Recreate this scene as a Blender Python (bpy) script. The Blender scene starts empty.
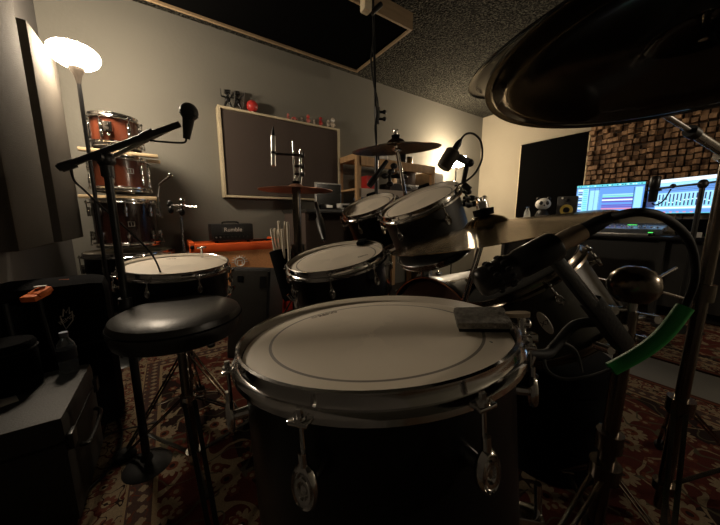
import bpy, bmesh, math, random
from mathutils import Vector as V, Matrix, Quaternion
random.seed(7)
PI = math.pi
sc = bpy.context.scene
COL = sc.collection

# ------------------------------------------------------------------ camera
F, PITCH, HEAD, CH = 280.0, math.radians(9.1), math.radians(34.0), 0.9
CAM = V((0, 0, CH))
c_r = V((math.cos(HEAD), -math.sin(HEAD), 0))
f_h = V((math.sin(HEAD), math.cos(HEAD), 0))
c_f = f_h * math.cos(PITCH) - V((0, 0, 1)) * math.sin(PITCH)
c_u = V((0, 0, 1)) * math.cos(PITCH) + f_h * math.sin(PITCH)
cd = bpy.data.cameras.new('camera'); cam = bpy.data.objects.new('camera', cd); COL.objects.link(cam)
cam.location = CAM
cam.matrix_world = Matrix.Translation(CAM) @ Matrix((c_r, c_u, -c_f)).transposed().to_4x4()
cd.sensor_width = 36; cd.lens = F / 720 * 36; cd.clip_start = 0.02; cd.clip_end = 50
sc.camera = cam

# ------------------------------------------------------------------ world, exposure
w = bpy.data.worlds.new('world'); sc.world = w; w.use_nodes = True
w.node_tree.nodes['Background'].inputs[0].default_value = (0.9, 0.75, 0.6, 1)
w.node_tree.nodes['Background'].inputs[1].default_value = 0.0
vs = sc.view_settings; vs.view_transform = 'Standard'; vs.look = 'None'; vs.gamma = 1; vs.use_curve_mapping = False
vs.exposure = 0.6
BOWL1 = 112.0      # corner floor lamp bowl
BOWL3 = 95.0      # floor lamp right of and behind the camera
BOWL2 = 80.0      # far corner floor lamp bowl
SCREEN = 0.88      # desk screens

def at(px, py, X=None, Y=None, Z=None, d=None):
    r = (px - 360) * c_r + (262.5 - py) * c_u + F * c_f
    if X is not None: t = X / r.x
    elif Y is not None: t = Y / r.y
    elif Z is not None: t = (Z - CH) / r.z
    else: t = d / F
    return CAM + r * t

# ------------------------------------------------------------------ materials
def nt(m): return m.node_tree.nodes, m.node_tree.links
def mat(name, col, rough=0.5, metal=0.0, spec=0.5, noise=0.0, nscale=20, bump=0.0, bscale=60, coat=0, stretch=None, rough_var=0):
    m = bpy.data.materials.new(name); m.use_nodes = True
    N, L = nt(m); b = N['Principled BSDF']
    b.inputs['Base Color'].default_value = (*col, 1); b.inputs['Roughness'].default_value = rough
    b.inputs['Metallic'].default_value = metal; b.inputs['Specular IOR Level'].default_value = spec
    if coat: b.inputs['Coat Weight'].default_value = coat; b.inputs['Coat Roughness'].default_value = 0.08
    if noise or bump or rough_var:
        tc = N.new('ShaderNodeTexCoord'); mp = N.new('ShaderNodeMapping'); L.new(tc.outputs['Object'], mp.inputs[0])
        if stretch: mp.inputs['Scale'].default_value = stretch
        t = N.new('ShaderNodeTexNoise'); t.inputs['Scale'].default_value = nscale; t.inputs['Detail'].default_value = 5
        L.new(mp.outputs[0], t.inputs['Vector'])
        if noise:
            mx = N.new('ShaderNodeMix'); mx.data_type = 'RGBA'
            mx.inputs['A'].default_value = (*[max(0, c * (1 - noise)) for c in col], 1)
            mx.inputs['B'].default_value = (*[min(1, c * (1 + noise)) for c in col], 1)
            L.new(t.outputs['Fac'], mx.inputs['Factor']); L.new(mx.outputs['Result'], b.inputs['Base Color'])
        if rough_var:
            mr = N.new('ShaderNodeMapRange'); mr.inputs['To Min'].default_value = max(0, rough - rough_var); mr.inputs['To Max'].default_value = rough + rough_var
            L.new(t.outputs['Fac'], mr.inputs['Value']); L.new(mr.outputs[0], b.inputs['Roughness'])
        if bump:
            t2 = N.new('ShaderNodeTexNoise'); t2.inputs['Scale'].default_value = bscale; t2.inputs['Detail'].default_value = 4
            L.new(mp.outputs[0], t2.inputs['Vector'])
            bp = N.new('ShaderNodeBump'); bp.inputs['Strength'].default_value = bump; bp.inputs['Distance'].default_value = 0.01
            L.new(t2.outputs['Fac'], bp.inputs['Height']); L.new(bp.outputs[0], b.inputs['Normal'])
    return m
def emis(name, col, s):
    m = bpy.data.materials.new(name); m.use_nodes = True; N, L = nt(m)
    b = N['Principled BSDF']; b.inputs['Base Color'].default_value = (0.02, 0.02, 0.02, 1)
    b.inputs['Emission Color'].default_value = (*col, 1); b.inputs['Emission Strength'].default_value = s
    return m
class NB:      # tiny node builder
    def __init__(s, m): s.N, s.L = nt(m); s.b = s.N['Principled BSDF']
    def put(s, i, v):
        if isinstance(v, (int, float)): i.default_value = v
        elif isinstance(v, tuple): i.default_value = v
        else: s.L.new(v, i)
    def m(s, op, a, b=0.0, c=None, clamp=False):
        n = s.N.new('ShaderNodeMath'); n.operation = op; n.use_clamp = clamp
        s.put(n.inputs[0], a); s.put(n.inputs[1], b)
        if c is not None: s.put(n.inputs[2], c)
        return n.outputs[0]
    def mix(s, f, a, b):
        n = s.N.new('ShaderNodeMix'); n.data_type = 'RGBA'
        s.put(n.inputs['Factor'], f); s.put(n.inputs['A'], a); s.put(n.inputs['B'], b)
        return n.outputs['Result']
    def band(s, v, lo, hi):
        return s.m('MULTIPLY', s.m('GREATER_THAN', v, lo), s.m('LESS_THAN', v, hi))

chrome = mat('chrome', (0.72, 0.71, 0.70), 0.12, 1.0, rough_var=0.06, nscale=30)
chrome_worn = mat('worn_chrome', (0.50, 0.48, 0.46), 0.25, 1.0, rough_var=0.1, nscale=40)
nickel = mat('satin_nickel', (0.45, 0.43, 0.40), 0.32, 1.0)
black_gloss = mat('black_lacquer', (0.005, 0.005, 0.006), 0.3, 0, 0.3)
shell_lit = mat('lit_black_shell', (0.048, 0.045, 0.035), 0.42, 0, 0.5)  # black satin shell made lighter, lamplight falling on it put into the colour
black_satin = mat('black_satin_shell', (0.016, 0.015, 0.013), 0.45, 0, 0.5)
black_plastic = mat('black_plastic', (0.006, 0.006, 0.006), 0.45, bump=0.1, bscale=200)
black_metal = mat('black_metal', (0.012, 0.012, 0.012), 0.35, 0.3)
black_cloth = mat('black_cloth', (0.005, 0.005, 0.0055), 0.95, noise=0.4, nscale=80, bump=0.3, bscale=300, spec=0.05)
black_rubber = mat('black_rubber', (0.006, 0.006, 0.006), 0.65, spec=0.3)
vinyl = mat('black_vinyl', (0.022, 0.020, 0.018), 0.36, noise=0.3, nscale=8, bump=0.07, bscale=120, rough_var=0.1)
case_mat = mat('case_vinyl', (0.020, 0.019, 0.018), 0.6, noise=0.3, nscale=6, bump=0.1, bscale=200)
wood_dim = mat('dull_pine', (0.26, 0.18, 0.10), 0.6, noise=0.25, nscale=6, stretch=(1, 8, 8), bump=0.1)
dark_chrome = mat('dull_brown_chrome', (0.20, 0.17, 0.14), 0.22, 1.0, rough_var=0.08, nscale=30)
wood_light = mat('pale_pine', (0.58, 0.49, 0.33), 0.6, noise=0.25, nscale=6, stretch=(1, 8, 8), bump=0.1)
wood_pine = mat('shelf_pine', (0.55, 0.34, 0.17), 0.6, noise=0.3, nscale=5, stretch=(8, 8, 1), bump=0.1)
wood_white = mat('whitewashed_pine', (0.50, 0.42, 0.34), 0.6, noise=0.2, nscale=5, stretch=(1, 8, 8))
ply = mat('plywood', (0.66, 0.50, 0.30), 0.6, noise=0.2, nscale=10)
shell_brown = mat('red_brown_shell', (0.13, 0.032, 0.014), 0.28, noise=0.35, nscale=5, stretch=(6, 6, 1), coat=0.5)
shell_maroon = mat('dark_maroon_shell', (0.030, 0.009, 0.006), 0.25, noise=0.35, nscale=5, stretch=(6, 6, 1), coat=0.5)
bronze = mat('cymbal_bronze', (0.36, 0.26, 0.14), 0.16, 1.0, rough_var=0.08, nscale=6, noise=0.2)
bronze_dark = mat('dark_cymbal_bronze', (0.16, 0.10, 0.065), 0.24, 1.0, noise=0.2, nscale=10)
bronze_black = mat('dark_reflection_bronze', (0.006, 0.005, 0.005), 0.10, 0.0, 0.35, noise=0.15, nscale=10)  # bronze coloured black: the dark floor mirrored underneath is put into the base
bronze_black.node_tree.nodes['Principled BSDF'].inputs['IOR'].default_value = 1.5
bronze_red = mat('reddish_cymbal_bronze', (0.60, 0.30, 0.20), 0.40, 1.0, noise=0.3, nscale=8)
cream_metal = mat('painted_lamp_metal', (0.045, 0.036, 0.028), 0.4, 0.2)
orange_vinyl = mat('orange_vinyl', (0.80, 0.11, 0.012), 0.55, noise=0.1, nscale=12, bump=0.2, bscale=200)
grille = mat('speckled_grille_cloth', (0.72, 0.36, 0.16), 0.9, noise=0.35, nscale=160, spec=0.1)
red_cloth = mat('red_cloth', (0.55, 0.035, 0.015), 0.85, noise=0.25, nscale=10, bump=0.6, bscale=14)
felt_grey = mat('grey_felt', (0.26, 0.245, 0.22), 0.95, noise=0.7, nscale=130, bump=0.8, bscale=220, spec=0.1)
beige_plastic = mat('beige_plastic', (0.48, 0.40, 0.30), 0.4)
green_rubber = mat('green_rubber', (0.015, 0.34, 0.06), 0.5, noise=0.2, nscale=30)
white_plastic = mat('white_plastic', (0.6, 0.58, 0.54), 0.45)
silver = mat('silver_trim', (0.55, 0.54, 0.52), 0.35, 0.7)
screen_black = mat('dark_glass', (0.004, 0.004, 0.005), 0.15)
cab_black = mat('black_tolex', (0.010, 0.009, 0.009), 0.5, bump=0.3, bscale=250)
panel_beige = mat('beige_fabric', (0.06, 0.053, 0.044), 0.95, noise=0.12, nscale=14, bump=0.3, bscale=300, spec=0.1)
panel_taupe = mat('taupe_fabric', (0.085, 0.066, 0.057), 0.95, noise=0.08, nscale=200, bump=0.2, bscale=300, spec=0.1)
panel_black = mat('black_fabric', (0.003, 0.003, 0.003), 1.0, noise=0.2, nscale=100, spec=0.0)
stick_wood = mat('pale_stick_wood', (0.62, 0.55, 0.44), 0.5, noise=0.15, nscale=20)
yellow_cone = mat('yellow_cone', (0.55, 0.40, 0.06), 0.5)
red_plastic = mat('red_plastic', (0.50, 0.035, 0.03), 0.4)
pink_plastic = mat('pink_plastic', (0.55, 0.16, 0.13), 0.4)
ivory = mat('ivory_resin', (0.50, 0.42, 0.34), 0.5)
blue_plastic = mat('blue_plastic', (0.05, 0.10, 0.22), 0.5)
orange_plastic = mat('orange_nylon', (0.60, 0.13, 0.02), 0.6, bump=0.5, bscale=60)
logo_grey = mat('grey_ink', (0.17, 0.14, 0.11), 0.7)
logo_pale = mat('pale_print', (0.75, 0.70, 0.62), 0.5)
logo_dim = mat('dim_print', (0.16, 0.15, 0.13), 0.6)

def head_mat(name, col, R, ring=None, ringw=0.0025, smudge=0.25):
    m = mat(name, col, 0.55); n = NB(m)
    tc = n.N.new('ShaderNodeTexCoord'); ln = n.N.new('ShaderNodeVectorMath'); ln.operation = 'LENGTH'
    sp = n.N.new('ShaderNodeSeparateXYZ'); n.L.new(tc.outputs['Object'], sp.inputs[0])
    r = n.m('SQRT', n.m('ADD', n.m('MULTIPLY', sp.outputs[0], sp.outputs[0]), n.m('MULTIPLY', sp.outputs[1], sp.outputs[1])))
    t = n.N.new('ShaderNodeTexNoise'); t.inputs['Scale'].default_value = 9; t.inputs['Detail'].default_value = 8; n.L.new(tc.outputs['Object'], t.inputs['Vector'])
    t3 = n.N.new('ShaderNodeTexNoise'); t3.inputs['Scale'].default_value = 160; t3.inputs['Detail'].default_value = 2; n.L.new(tc.outputs['Object'], t3.inputs['Vector'])
    # worn playing spot in the middle
    wear = n.m('MULTIPLY', n.m('SUBTRACT', 1.0, n.m('DIVIDE', r, R * 0.55), clamp=True), n.m('GREATER_THAN', t.outputs['Fac'], 0.50))
    base = n.mix(n.m('MULTIPLY', t.outputs['Fac'], smudge), (*col, 1), (*[c * 0.55 for c in col], 1))
    base = n.mix(n.m('MULTIPLY', wear, 0.35), base, (*[c * 0.62 for c in col], 1))
    if ring:
        bnd = n.band(r, ring - ringw / 2, ring + ringw / 2)
        base = n.mix(n.m('MULTIPLY', bnd, 0.75), base, (0.06, 0.05, 0.045, 1))
    n.L.new(base, n.b.inputs['Base Color'])
    bp = n.N.new('ShaderNodeBump'); bp.inputs['Strength'].default_value = 0.05; bp.inputs['Distance'].default_value = 0.002
    n.L.new(t3.outputs['Fac'], bp.inputs['Height']); n.L.new(bp.outputs[0], n.b.inputs['Normal'])
    return m

# ------------------------------------------------------------------ mesh builder
class MB:
    def __init__(s): s.b = bmesh.new(); s.mats = []; s.mi = 0
    def m(s, material):
        if material not in s.mats: s.mats.append(material)
        s.mi = s.mats.index(material); return s
    def _f(s, fs):
        for f in fs: f.material_index = s.mi
    def quadstrip(s, rings, closed=True, capa=True, capb=True):
        vs_ = [[s.b.verts.new(p) for p in r] for r in rings]; n = len(rings[0]); fs = []
        for a, b in zip(vs_[:-1], vs_[1:]):
            for i in range(n if closed else n - 1):
                j = (i + 1) % n
                fs.append(s.b.faces.new((a[i], a[j], b[j], b[i])))
        if closed and capa: fs.append(s.b.faces.new(vs_[0][::-1]))
        if closed and capb: fs.append(s.b.faces.new(vs_[-1]))
        s._f(fs); return s
    def cyl(s, p0, p1, r0, r1=None, n=16):
        p0, p1 = V(p0), V(p1); r1 = r0 if r1 is None else r1
        d = (p1 - p0).normalized(); u = d.orthogonal().normalized(); v = d.cross(u)
        mk = lambda p, r: [p + (u * math.cos(2*PI*i/n) + v * math.sin(2*PI*i/n)) * r for i in range(n)]
        return s.quadstrip([mk(p0, r0), mk(p1, r1)])
    def lathe(s, prof, n=32, M=None, close=False):
        M = M or Matrix(); rings = []
        for r, z in prof:
            rings.append([M @ V((max(r, 1e-5) * math.cos(2*PI*i/n), max(r, 1e-5) * math.sin(2*PI*i/n), z)) for i in range(n)])
        if close: rings.append(rings[0])
        s.quadstrip(rings, capa=not close and prof[0][0] > 0.0005, capb=not close and prof[-1][0] > 0.0005)
        if prof[0][0] <= 0.0005 or prof[-1][0] <= 0.0005 or close:
            bmesh.ops.remove_doubles(s.b, verts=s.b.verts, dist=3e-5)
        return s
    def box(s, c, size, M=None, bev=0.0):
        c = V(c); x, y, z = [a / 2 for a in size]; M = M or Matrix()
        vs_ = [s.b.verts.new(M @ (c + V((sx*x, sy*y, sz*z)))) for sx in (-1, 1) for sy in (-1, 1) for sz in (-1, 1)]
        q = ((0,1,3,2),(4,6,7,5),(0,4,5,1),(2,3,7,6),(0,2,6,4),(1,5,7,3))
        fs = [s.b.faces.new([vs_[i] for i in f]) for f in q]; s._f(fs)
        if bev:
            es = list({e for f in fs for e in f.edges})
            r = bmesh.ops.bevel(s.b, geom=es, offset=bev, segments=2, affect='EDGES', profile=0.6)
            s._f(r['faces'])
        return s
    def bar(s, p0, p1, wd, th, up=(0, 0, 1), bev=0.0):
        p0, p1 = V(p0), V(p1); d = (p1 - p0); L = d.length; d.normalize()
        u = V(up).cross(d)
        if u.length < 1e-4: u = d.orthogonal()
        u.normalize(); v = d.cross(u)
        M = Matrix.Translation((p0 + p1) / 2) @ Matrix((d, u, v)).transposed().to_4x4()
        return s.box((0, 0, 0), (L, wd, th), M, bev)
    def ball(s, c, r, sc_=(1, 1, 1), n=16, M=None):
        M = (M or Matrix()) @ Matrix.Translation(c) @ Matrix.Diagonal((*[r*k for k in sc_], 1))
        prof = [(math.sin(PI*i/(n//2)), -math.cos(PI*i/(n//2))) for i in range(n//2 + 1)]
        prof[0] = (0, -1); prof[-1] = (0, 1)
        return s.lathe(prof, n, M)
    def torus(s, R, r, M=None, n=40, k=8):
        M = M or Matrix()
        return s.lathe([(R + r*math.cos(2*PI*i/k), r*math.sin(2*PI*i/k)) for i in range(k)], n, M, close=True)
    def tube(s, pts, r, n=8, smooth=6):
        P = [V(p) for p in pts]
        if smooth and len(P) > 2:
            Q = []
            for i in range(len(P) - 1):
                a = P[max(i-1, 0)]; b = P[i]; c = P[i+1]; e = P[min(i+2, len(P)-1)]
                for k in range(smooth):
                    t = k / smooth
                    Q.append(0.5*((2*b) + (c-a)*t + (2*a-5*b+4*c-e)*t*t + (3*b-a-3*c+e)*t**3))
            Q.append(P[-1]); P = Q
        rings = []; u = None
        for i, p in enumerate(P):
            d = (P[min(i+1, len(P)-1)] - P[max(i-1, 0)]).normalized()
            u = d.orthogonal().normalized() if u is None else (u - d * u.dot(d)).normalized()
            v = d.cross(u); rr = r[0] + (r[1]-r[0]) * i/(len(P)-1) if isinstance(r, tuple) else r
            rings.append([p + (u*math.cos(2*PI*k/n) + v*math.sin(2*PI*k/n))*rr for k in range(n)])
        return s.quadstrip(rings)
    def prism(s, pts, h, M=None):
        M = M or Matrix()
        return s.quadstrip([[M @ V((x, y, 0)) for x, y in pts], [M @ V((x, y, h)) for x, y in pts]])
    def build(s, name, material=None, parent=None, smooth=True, loc=None):
        me = bpy.data.meshes.new(name)
        bmesh.ops.recalc_face_normals(s.b, faces=s.b.faces)
        if smooth:
            for f in s.b.faces: f.smooth = True
        s.b.to_mesh(me); s.b.free()
        if smooth: me.set_sharp_from_angle(angle=math.radians(38))
        for mm in ([material] if material and not s.mats else s.mats): me.materials.append(mm)
        o = bpy.data.objects.new(name, me); COL.objects.link(o)
        if parent: o.parent = parent
        if loc is not None:
            for v_ in me.vertices: v_.co -= V(loc)
            o.location = loc
        return o

def tag(o, label=None, cat=None, group=None, kind=None):
    if label: o['label'] = label
    if cat: o['category'] = cat
    if group: o['group'] = group
    if kind: o['kind'] = kind
    return o
def thing(name, label, cat, loc=(0, 0, 0), rot=None, group=None):
    o = bpy.data.objects.new(name, None); COL.objects.link(o); o.empty_display_size = 0.05
    o.location = loc
    if rot is not None: o.rotation_euler = rot.to_euler() if hasattr(rot, 'to_euler') else rot
    return tag(o, label, cat, group)
def solo(name, mb, material, label, cat, group=None, loc=None):
    return tag(mb.build(name, material, loc=loc), label, cat, group)
def struct(name, mb, material): return tag(mb.build(name, material, smooth=False), kind='structure')
def copy_tree(o, parent=None):
    c = o.copy(); COL.objects.link(c)
    if parent: c.parent = parent
    for ch in list(o.children): copy_tree(ch, c)
    return c
def aim(n, spin=0.0):
    return V((0, 0, 1)).rotation_difference(V(n).normalized()) @ Quaternion((0, 0, 1), spin)
def text(name, s, size, material, parent=None, M=None, depth=0.0006, align='CENTER'):
    c = bpy.data.curves.new(name, 'FONT'); c.body = s; c.size = size; c.align_x = align; c.align_y = 'CENTER'; c.extrude = depth
    o = bpy.data.objects.new(name + '_tmp', c); COL.objects.link(o)
    bpy.context.view_layer.update()
    me = bpy.data.meshes.new_from_object(o.evaluated_get(bpy.context.evaluated_depsgraph_get()))
    bpy.data.objects.remove(o); bpy.data.curves.remove(c)
    if M: me.transform(M)
    me.materials.clear(); me.materials.append(material); me.name = name
    t = bpy.data.objects.new(name, me); COL.objects.link(t)
    if parent: t.parent = parent
    return t
def basis(o, x, y):     # matrix at o whose local x, y axes are given (text plane)
    x = V(x).normalized(); z = x.cross(V(y)).normalized(); y = z.cross(x)
    return Matrix.Translation(o) @ Matrix((x, y, z)).transposed().to_4x4()

# ------------------------------------------------------------------ the room
WX, WY, WL, H = 4.31, 2.87, -0.60, 2.475
wall_m = mat('wall_paint', (0.185, 0.176, 0.150), 0.8, noise=0.06, nscale=3, bump=0.12, bscale=40, spec=0.2)
wall_c = mat('cream_wall_paint', (0.36, 0.32, 0.25), 0.8, noise=0.06, nscale=3, bump=0.12, bscale=40, spec=0.2)
wall_shaded = mat('shaded_wall_paint', (0.13, 0.122, 0.115), 0.8, noise=0.1, nscale=3, bump=0.12, bscale=40, spec=0.2)  # same paint as the back wall, with the left wall's shade darkened into it
struct('wall_back', MB().box(((WX+WL)/2, WY+0.05, H/2), (WX-WL+0.2, 0.1, H+0.1)), wall_m)
struct('wall_right', MB().box((WX+0.05, 0.2, H/2), (0.1, 5.34, H+0.1)), wall_c)
struct('wall_left', MB().box((WL-0.05, 0.2, H/2), (0.1, 5.34, H+0.1)), wall_shaded)
struct('wall_front', MB().box(((WX+WL)/2, -2.45, H/2), (WX-WL+0.2, 0.1, H+0.1)), wall_m)
floor_m = mat('grey_floor', (0.075, 0.070, 0.060), 0.6, noise=0.2, nscale=5)
struct('floor', MB().box(((WX+WL)/2, 0.2, -0.05), (WX-WL+0.2, 5.4, 0.1)), floor_m)
# popcorn ceiling, dark
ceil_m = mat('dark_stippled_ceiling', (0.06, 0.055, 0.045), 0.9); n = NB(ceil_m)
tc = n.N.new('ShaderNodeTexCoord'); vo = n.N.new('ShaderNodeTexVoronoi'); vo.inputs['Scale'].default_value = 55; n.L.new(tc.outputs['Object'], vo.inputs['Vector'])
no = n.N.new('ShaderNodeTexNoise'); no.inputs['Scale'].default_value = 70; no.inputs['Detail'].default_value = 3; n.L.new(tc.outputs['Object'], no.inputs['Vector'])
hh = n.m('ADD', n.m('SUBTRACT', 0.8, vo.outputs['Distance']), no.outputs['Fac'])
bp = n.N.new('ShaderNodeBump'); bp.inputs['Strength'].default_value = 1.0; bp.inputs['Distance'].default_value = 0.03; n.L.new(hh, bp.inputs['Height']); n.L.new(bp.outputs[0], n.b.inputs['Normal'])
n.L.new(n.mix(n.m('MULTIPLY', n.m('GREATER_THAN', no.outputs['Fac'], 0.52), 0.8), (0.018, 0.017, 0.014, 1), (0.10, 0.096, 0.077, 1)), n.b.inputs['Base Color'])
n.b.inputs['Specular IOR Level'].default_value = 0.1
struct('ceiling', MB().box(((WX+WL)/2, 0.2, H+0.05), (WX-WL+0.2, 5.4, 0.1)), ceil_m)

# ------------------------------------------------------------------ rugs
def rug_mat(name, hx, hy, seed):
    m = mat(name, (0.2, 0.03, 0.02), 0.95, spec=0.05); n = NB(m)
    tc = n.N.new('ShaderNodeTexCoord'); sp = n.N.new('ShaderNodeSeparateXYZ'); n.L.new(tc.outputs['Object'], sp.inputs[0])
    x, y = sp.outputs[0], sp.outputs[1]
    ex = n.m('SUBTRACT', hx, n.m('ABSOLUTE', x)); ey = n.m('SUBTRACT', hy, n.m('ABSOLUTE', y)); e = n.m('MINIMUM', ex, ey)
    def flowers(scale, petals, size, rnd=0.7, off=0.0):
        mp = n.N.new('ShaderNodeMapping'); n.L.new(tc.outputs['Object'], mp.inputs[0]); mp.inputs['Location'].default_value = (off, off*1.7, 0); mp.inputs['Scale'].default_value = (1, 1, 0)
        v = n.N.new('ShaderNodeTexVoronoi'); v.voronoi_dimensions = '2D'; v.inputs['Scale'].default_value = scale; v.inputs['Randomness'].default_value = rnd
        n.L.new(mp.outputs[0], v.inputs['Vector'])
        sb = n.N.new('ShaderNodeVectorMath'); sb.operation = 'SUBTRACT'; n.L.new(mp.outputs[0], sb.inputs[0]); n.L.new(v.outputs['Position'], sb.inputs[1])
        s2 = n.N.new('ShaderNodeSeparateXYZ'); n.L.new(sb.outputs[0], s2.inputs[0])
        r = n.m('SQRT', n.m('ADD', n.m('MULTIPLY', s2.outputs[0], s2.outputs[0]), n.m('MULTIPLY', s2.outputs[1], s2.outputs[1])))
        a = n.m('ARCTAN2', s2.outputs[1], s2.outputs[0])
        lim = n.m('MULTIPLY', n.m('ADD', 0.72, n.m('MULTIPLY', n.m('ABSOLUTE', n.m('COSINE', n.m('MULTIPLY', a, petals / 2))), 0.35)), size)
        return n.m('LESS_THAN', r, lim), n.m('LESS_THAN', r, size * 0.42), n.m('LESS_THAN', r, size * 0.2), v
    def vines(scale, wd, off):
        mp = n.N.new('ShaderNodeMapping'); n.L.new(tc.outputs['Object'], mp.inputs[0]); mp.inputs['Location'].default_value = (off, off, 0)
        t = n.N.new('ShaderNodeTexNoise'); t.inputs['Scale'].default_value = scale; t.inputs['Detail'].default_value = 1.2; n.L.new(mp.outputs[0], t.inputs['Vector'])
        return n.m('LESS_THAN', n.m('ABSOLUTE', n.m('SUBTRACT', t.outputs['Fac'], 0.5)), wd)
    red, dark, beige, green, rust = (0.075, 0.013, 0.009, 1), (0.013, 0.006, 0.006, 1), (0.24, 0.185, 0.12, 1), (0.075, 0.068, 0.042, 1), (0.12, 0.033, 0.017, 1)
    big = n.N.new('ShaderNodeTexNoise'); big.inputs['Scale'].default_value = 2.1; big.inputs['Detail'].default_value = 0; n.L.new(tc.outputs['Object'], big.inputs['Vector'])
    field = n.mix(n.m('GREATER_THAN', big.outputs['Fac'], 0.5), dark, red)
    field = n.mix(vines(4.2, 0.011, seed), field, beige)
    field = n.mix(vines(7.0, 0.012, seed + 5), field, green)
    fl, c1, c2, v = flowers(6.2, 12, 0.046, 0.75, seed)
    field = n.mix(fl, field, beige); field = n.mix(c1, field, rust); field = n.mix(c2, field, dark)
    fl, c1, c2, v = flowers(11.5, 6, 0.019, 0.9, seed + 3)
    field = n.mix(fl, field, rust); field = n.mix(c1, field, beige)
    # borders
    guard = n.mix(vines(24, 0.02, 2), (0.06, 0.035, 0.03, 1), rust)
    main = n.mix(vines(13, 0.022, 9), (0.25, 0.19, 0.12, 1), red)
    fl, c1, c2, v = flowers(13, 8, 0.028, 0.35, 1)
    main = n.mix(fl, main, (0.14, 0.045, 0.03, 1)); main = n.mix(c1, main, (0.30, 0.24, 0.15, 1)); main = n.mix(c2, main, dark)
    main = n.mix(vines(22, 0.016, 4), main, dark)
    col = n.mix(n.m('LESS_THAN', e, 0.235), field, (0.26, 0.19, 0.11, 1))
    col = n.mix(n.m('LESS_THAN', e, 0.222), col, guard)
    fl, c1, c2, v = flowers(24, 4, 0.013, 0.05, 0)
    col = n.mix(n.m('MULTIPLY', fl, n.band(e, 0.16, 0.222)), col, beige)
    col = n.mix(n.m('LESS_THAN', e, 0.155), col, (0.26, 0.19, 0.11, 1))
    col = n.mix(n.m('LESS_THAN', e, 0.148), col, main)
    col = n.mix(n.m('LESS_THAN', e, 0.042), col, dark)
    col = n.mix(n.m('LESS_THAN', e, 0.034), col, rust)
    col = n.mix(n.m('LESS_THAN', e, 0.015), col, (0.05, 0.02, 0.012, 1))
    t = n.N.new('ShaderNodeTexNoise'); t.inputs['Scale'].default_value = 220; n.L.new(tc.outputs['Object'], t.inputs['Vector'])
    col = n.mix(n.m('ADD', 0.28, n.m('MULTIPLY', t.outputs['Fac'], 0.45)), col, (0.012, 0.008, 0.006, 1))
    n.L.new(col, n.b.inputs['Base Color'])
    b2 = n.N.new('ShaderNodeBump'); b2.inputs['Strength'].default_value = 0.4; b2.inputs['Distance'].default_value = 0.004; n.L.new(t.outputs['Fac'], b2.inputs['Height']); n.L.new(b2.outputs[0], n.b.inputs['Normal'])
    return m
def rug(x0, x1, y0, y1, label, seed):
    hx, hy = (x1-x0)/2, (y1-y0)/2
    o = MB().box((0, 0, 0.005), (2*hx, 2*hy, 0.01)).build('rug', rug_mat('rug_pattern_%d' % seed, hx, hy, seed), smooth=False)
    o.location = ((x0+x1)/2, (y0+y1)/2, 0); return tag(o, label, 'rug')
rug(-0.345, 2.13, -1.5, 2.22, 'large red floral rug with beige borders lying under the whole drum kit', 1)
rug(2.52, 3.75, -1.5, 2.3, 'second patterned rug on the grey floor in front of the black desk', 4)

# ------------------------------------------------------------------ wall panels, ceiling cloud
def wall_panel(name, label, cat, x0, x1, y0, y1, z0, z1, m):
    t = thing(name, label, cat, ((x0+x1)/2, (y0+y1)/2, z0))
    MB().box((0, 0, (z1-z0)/2), (x1-x0, y1-y0, z1-z0), bev=0.01).build('fabric_cover', m, t)
    MB().box((-0.02, 0, (z1-z0)/2), (x1-x0-0.035, y1-y0-0.02, z1-z0-0.02)).build('inner_frame', wood_pine, t)
    return t
wall_panel('acoustic_panel', 'thick beige fabric acoustic panel nearest the left edge of the view', 'acoustic panel', -0.6, -0.45, 1.50, 1.875, 0.78, 2.2, panel_beige)
wall_panel('acoustic_panel', 'thick beige fabric acoustic panel beside the glowing floor lamp bowl', 'acoustic panel', -0.6, -0.45, 2.0, 2.42, 0.78, 1.775, panel_beige)
# framed board on the back wall
t = thing('wall_board', 'wide taupe board in a pale wood frame on the back wall', 'wall board', (1.015, 2.82, 1.09))
bw, bh = 1.165, 0.74
MB().box((0, -0.01, bh/2), (bw-0.03, 0.05, bh-0.03)).build('board_face', panel_taupe, t, smooth=False)
for x in (-bw/2, bw/2): MB().box((x, 0, bh/2), (0.022, 0.10, bh+0.022), bev=0.002).build('frame_side', wood_light, t)
for z in (0, bh): MB().box((0, 0, z), (bw-0.02, 0.10, 0.018), bev=0.002).build('frame_rail', wood_light, t)
# ceiling cloud
cx0, cx1, cy0, cy1, cz = -0.35, 1.643, 1.747, 2.49, 2.30
t = thing('ceiling_panel', 'black fabric sound panel in a pine frame hanging below the ceiling', 'ceiling panel', ((cx0+cx1)/2, (cy0+cy1)/2, cz))
hx, hy = (cx1-cx0)/2, (cy1-cy0)/2
MB().box((0, 0, 0.06), (2*hx-0.03, 2*hy-0.03, 0.10)).build('fabric_face', panel_black, t, smooth=False)
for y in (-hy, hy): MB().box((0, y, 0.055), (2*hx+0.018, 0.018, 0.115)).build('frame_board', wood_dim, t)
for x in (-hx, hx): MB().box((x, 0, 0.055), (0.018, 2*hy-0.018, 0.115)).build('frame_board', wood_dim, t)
for x in (-0.6, 0.6):
    for y in (-0.25, 0.25): MB().cyl((x, y, 0.1), (x, y, H-cz), 0.003, n=6).build('hanger', black_metal, t)
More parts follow.
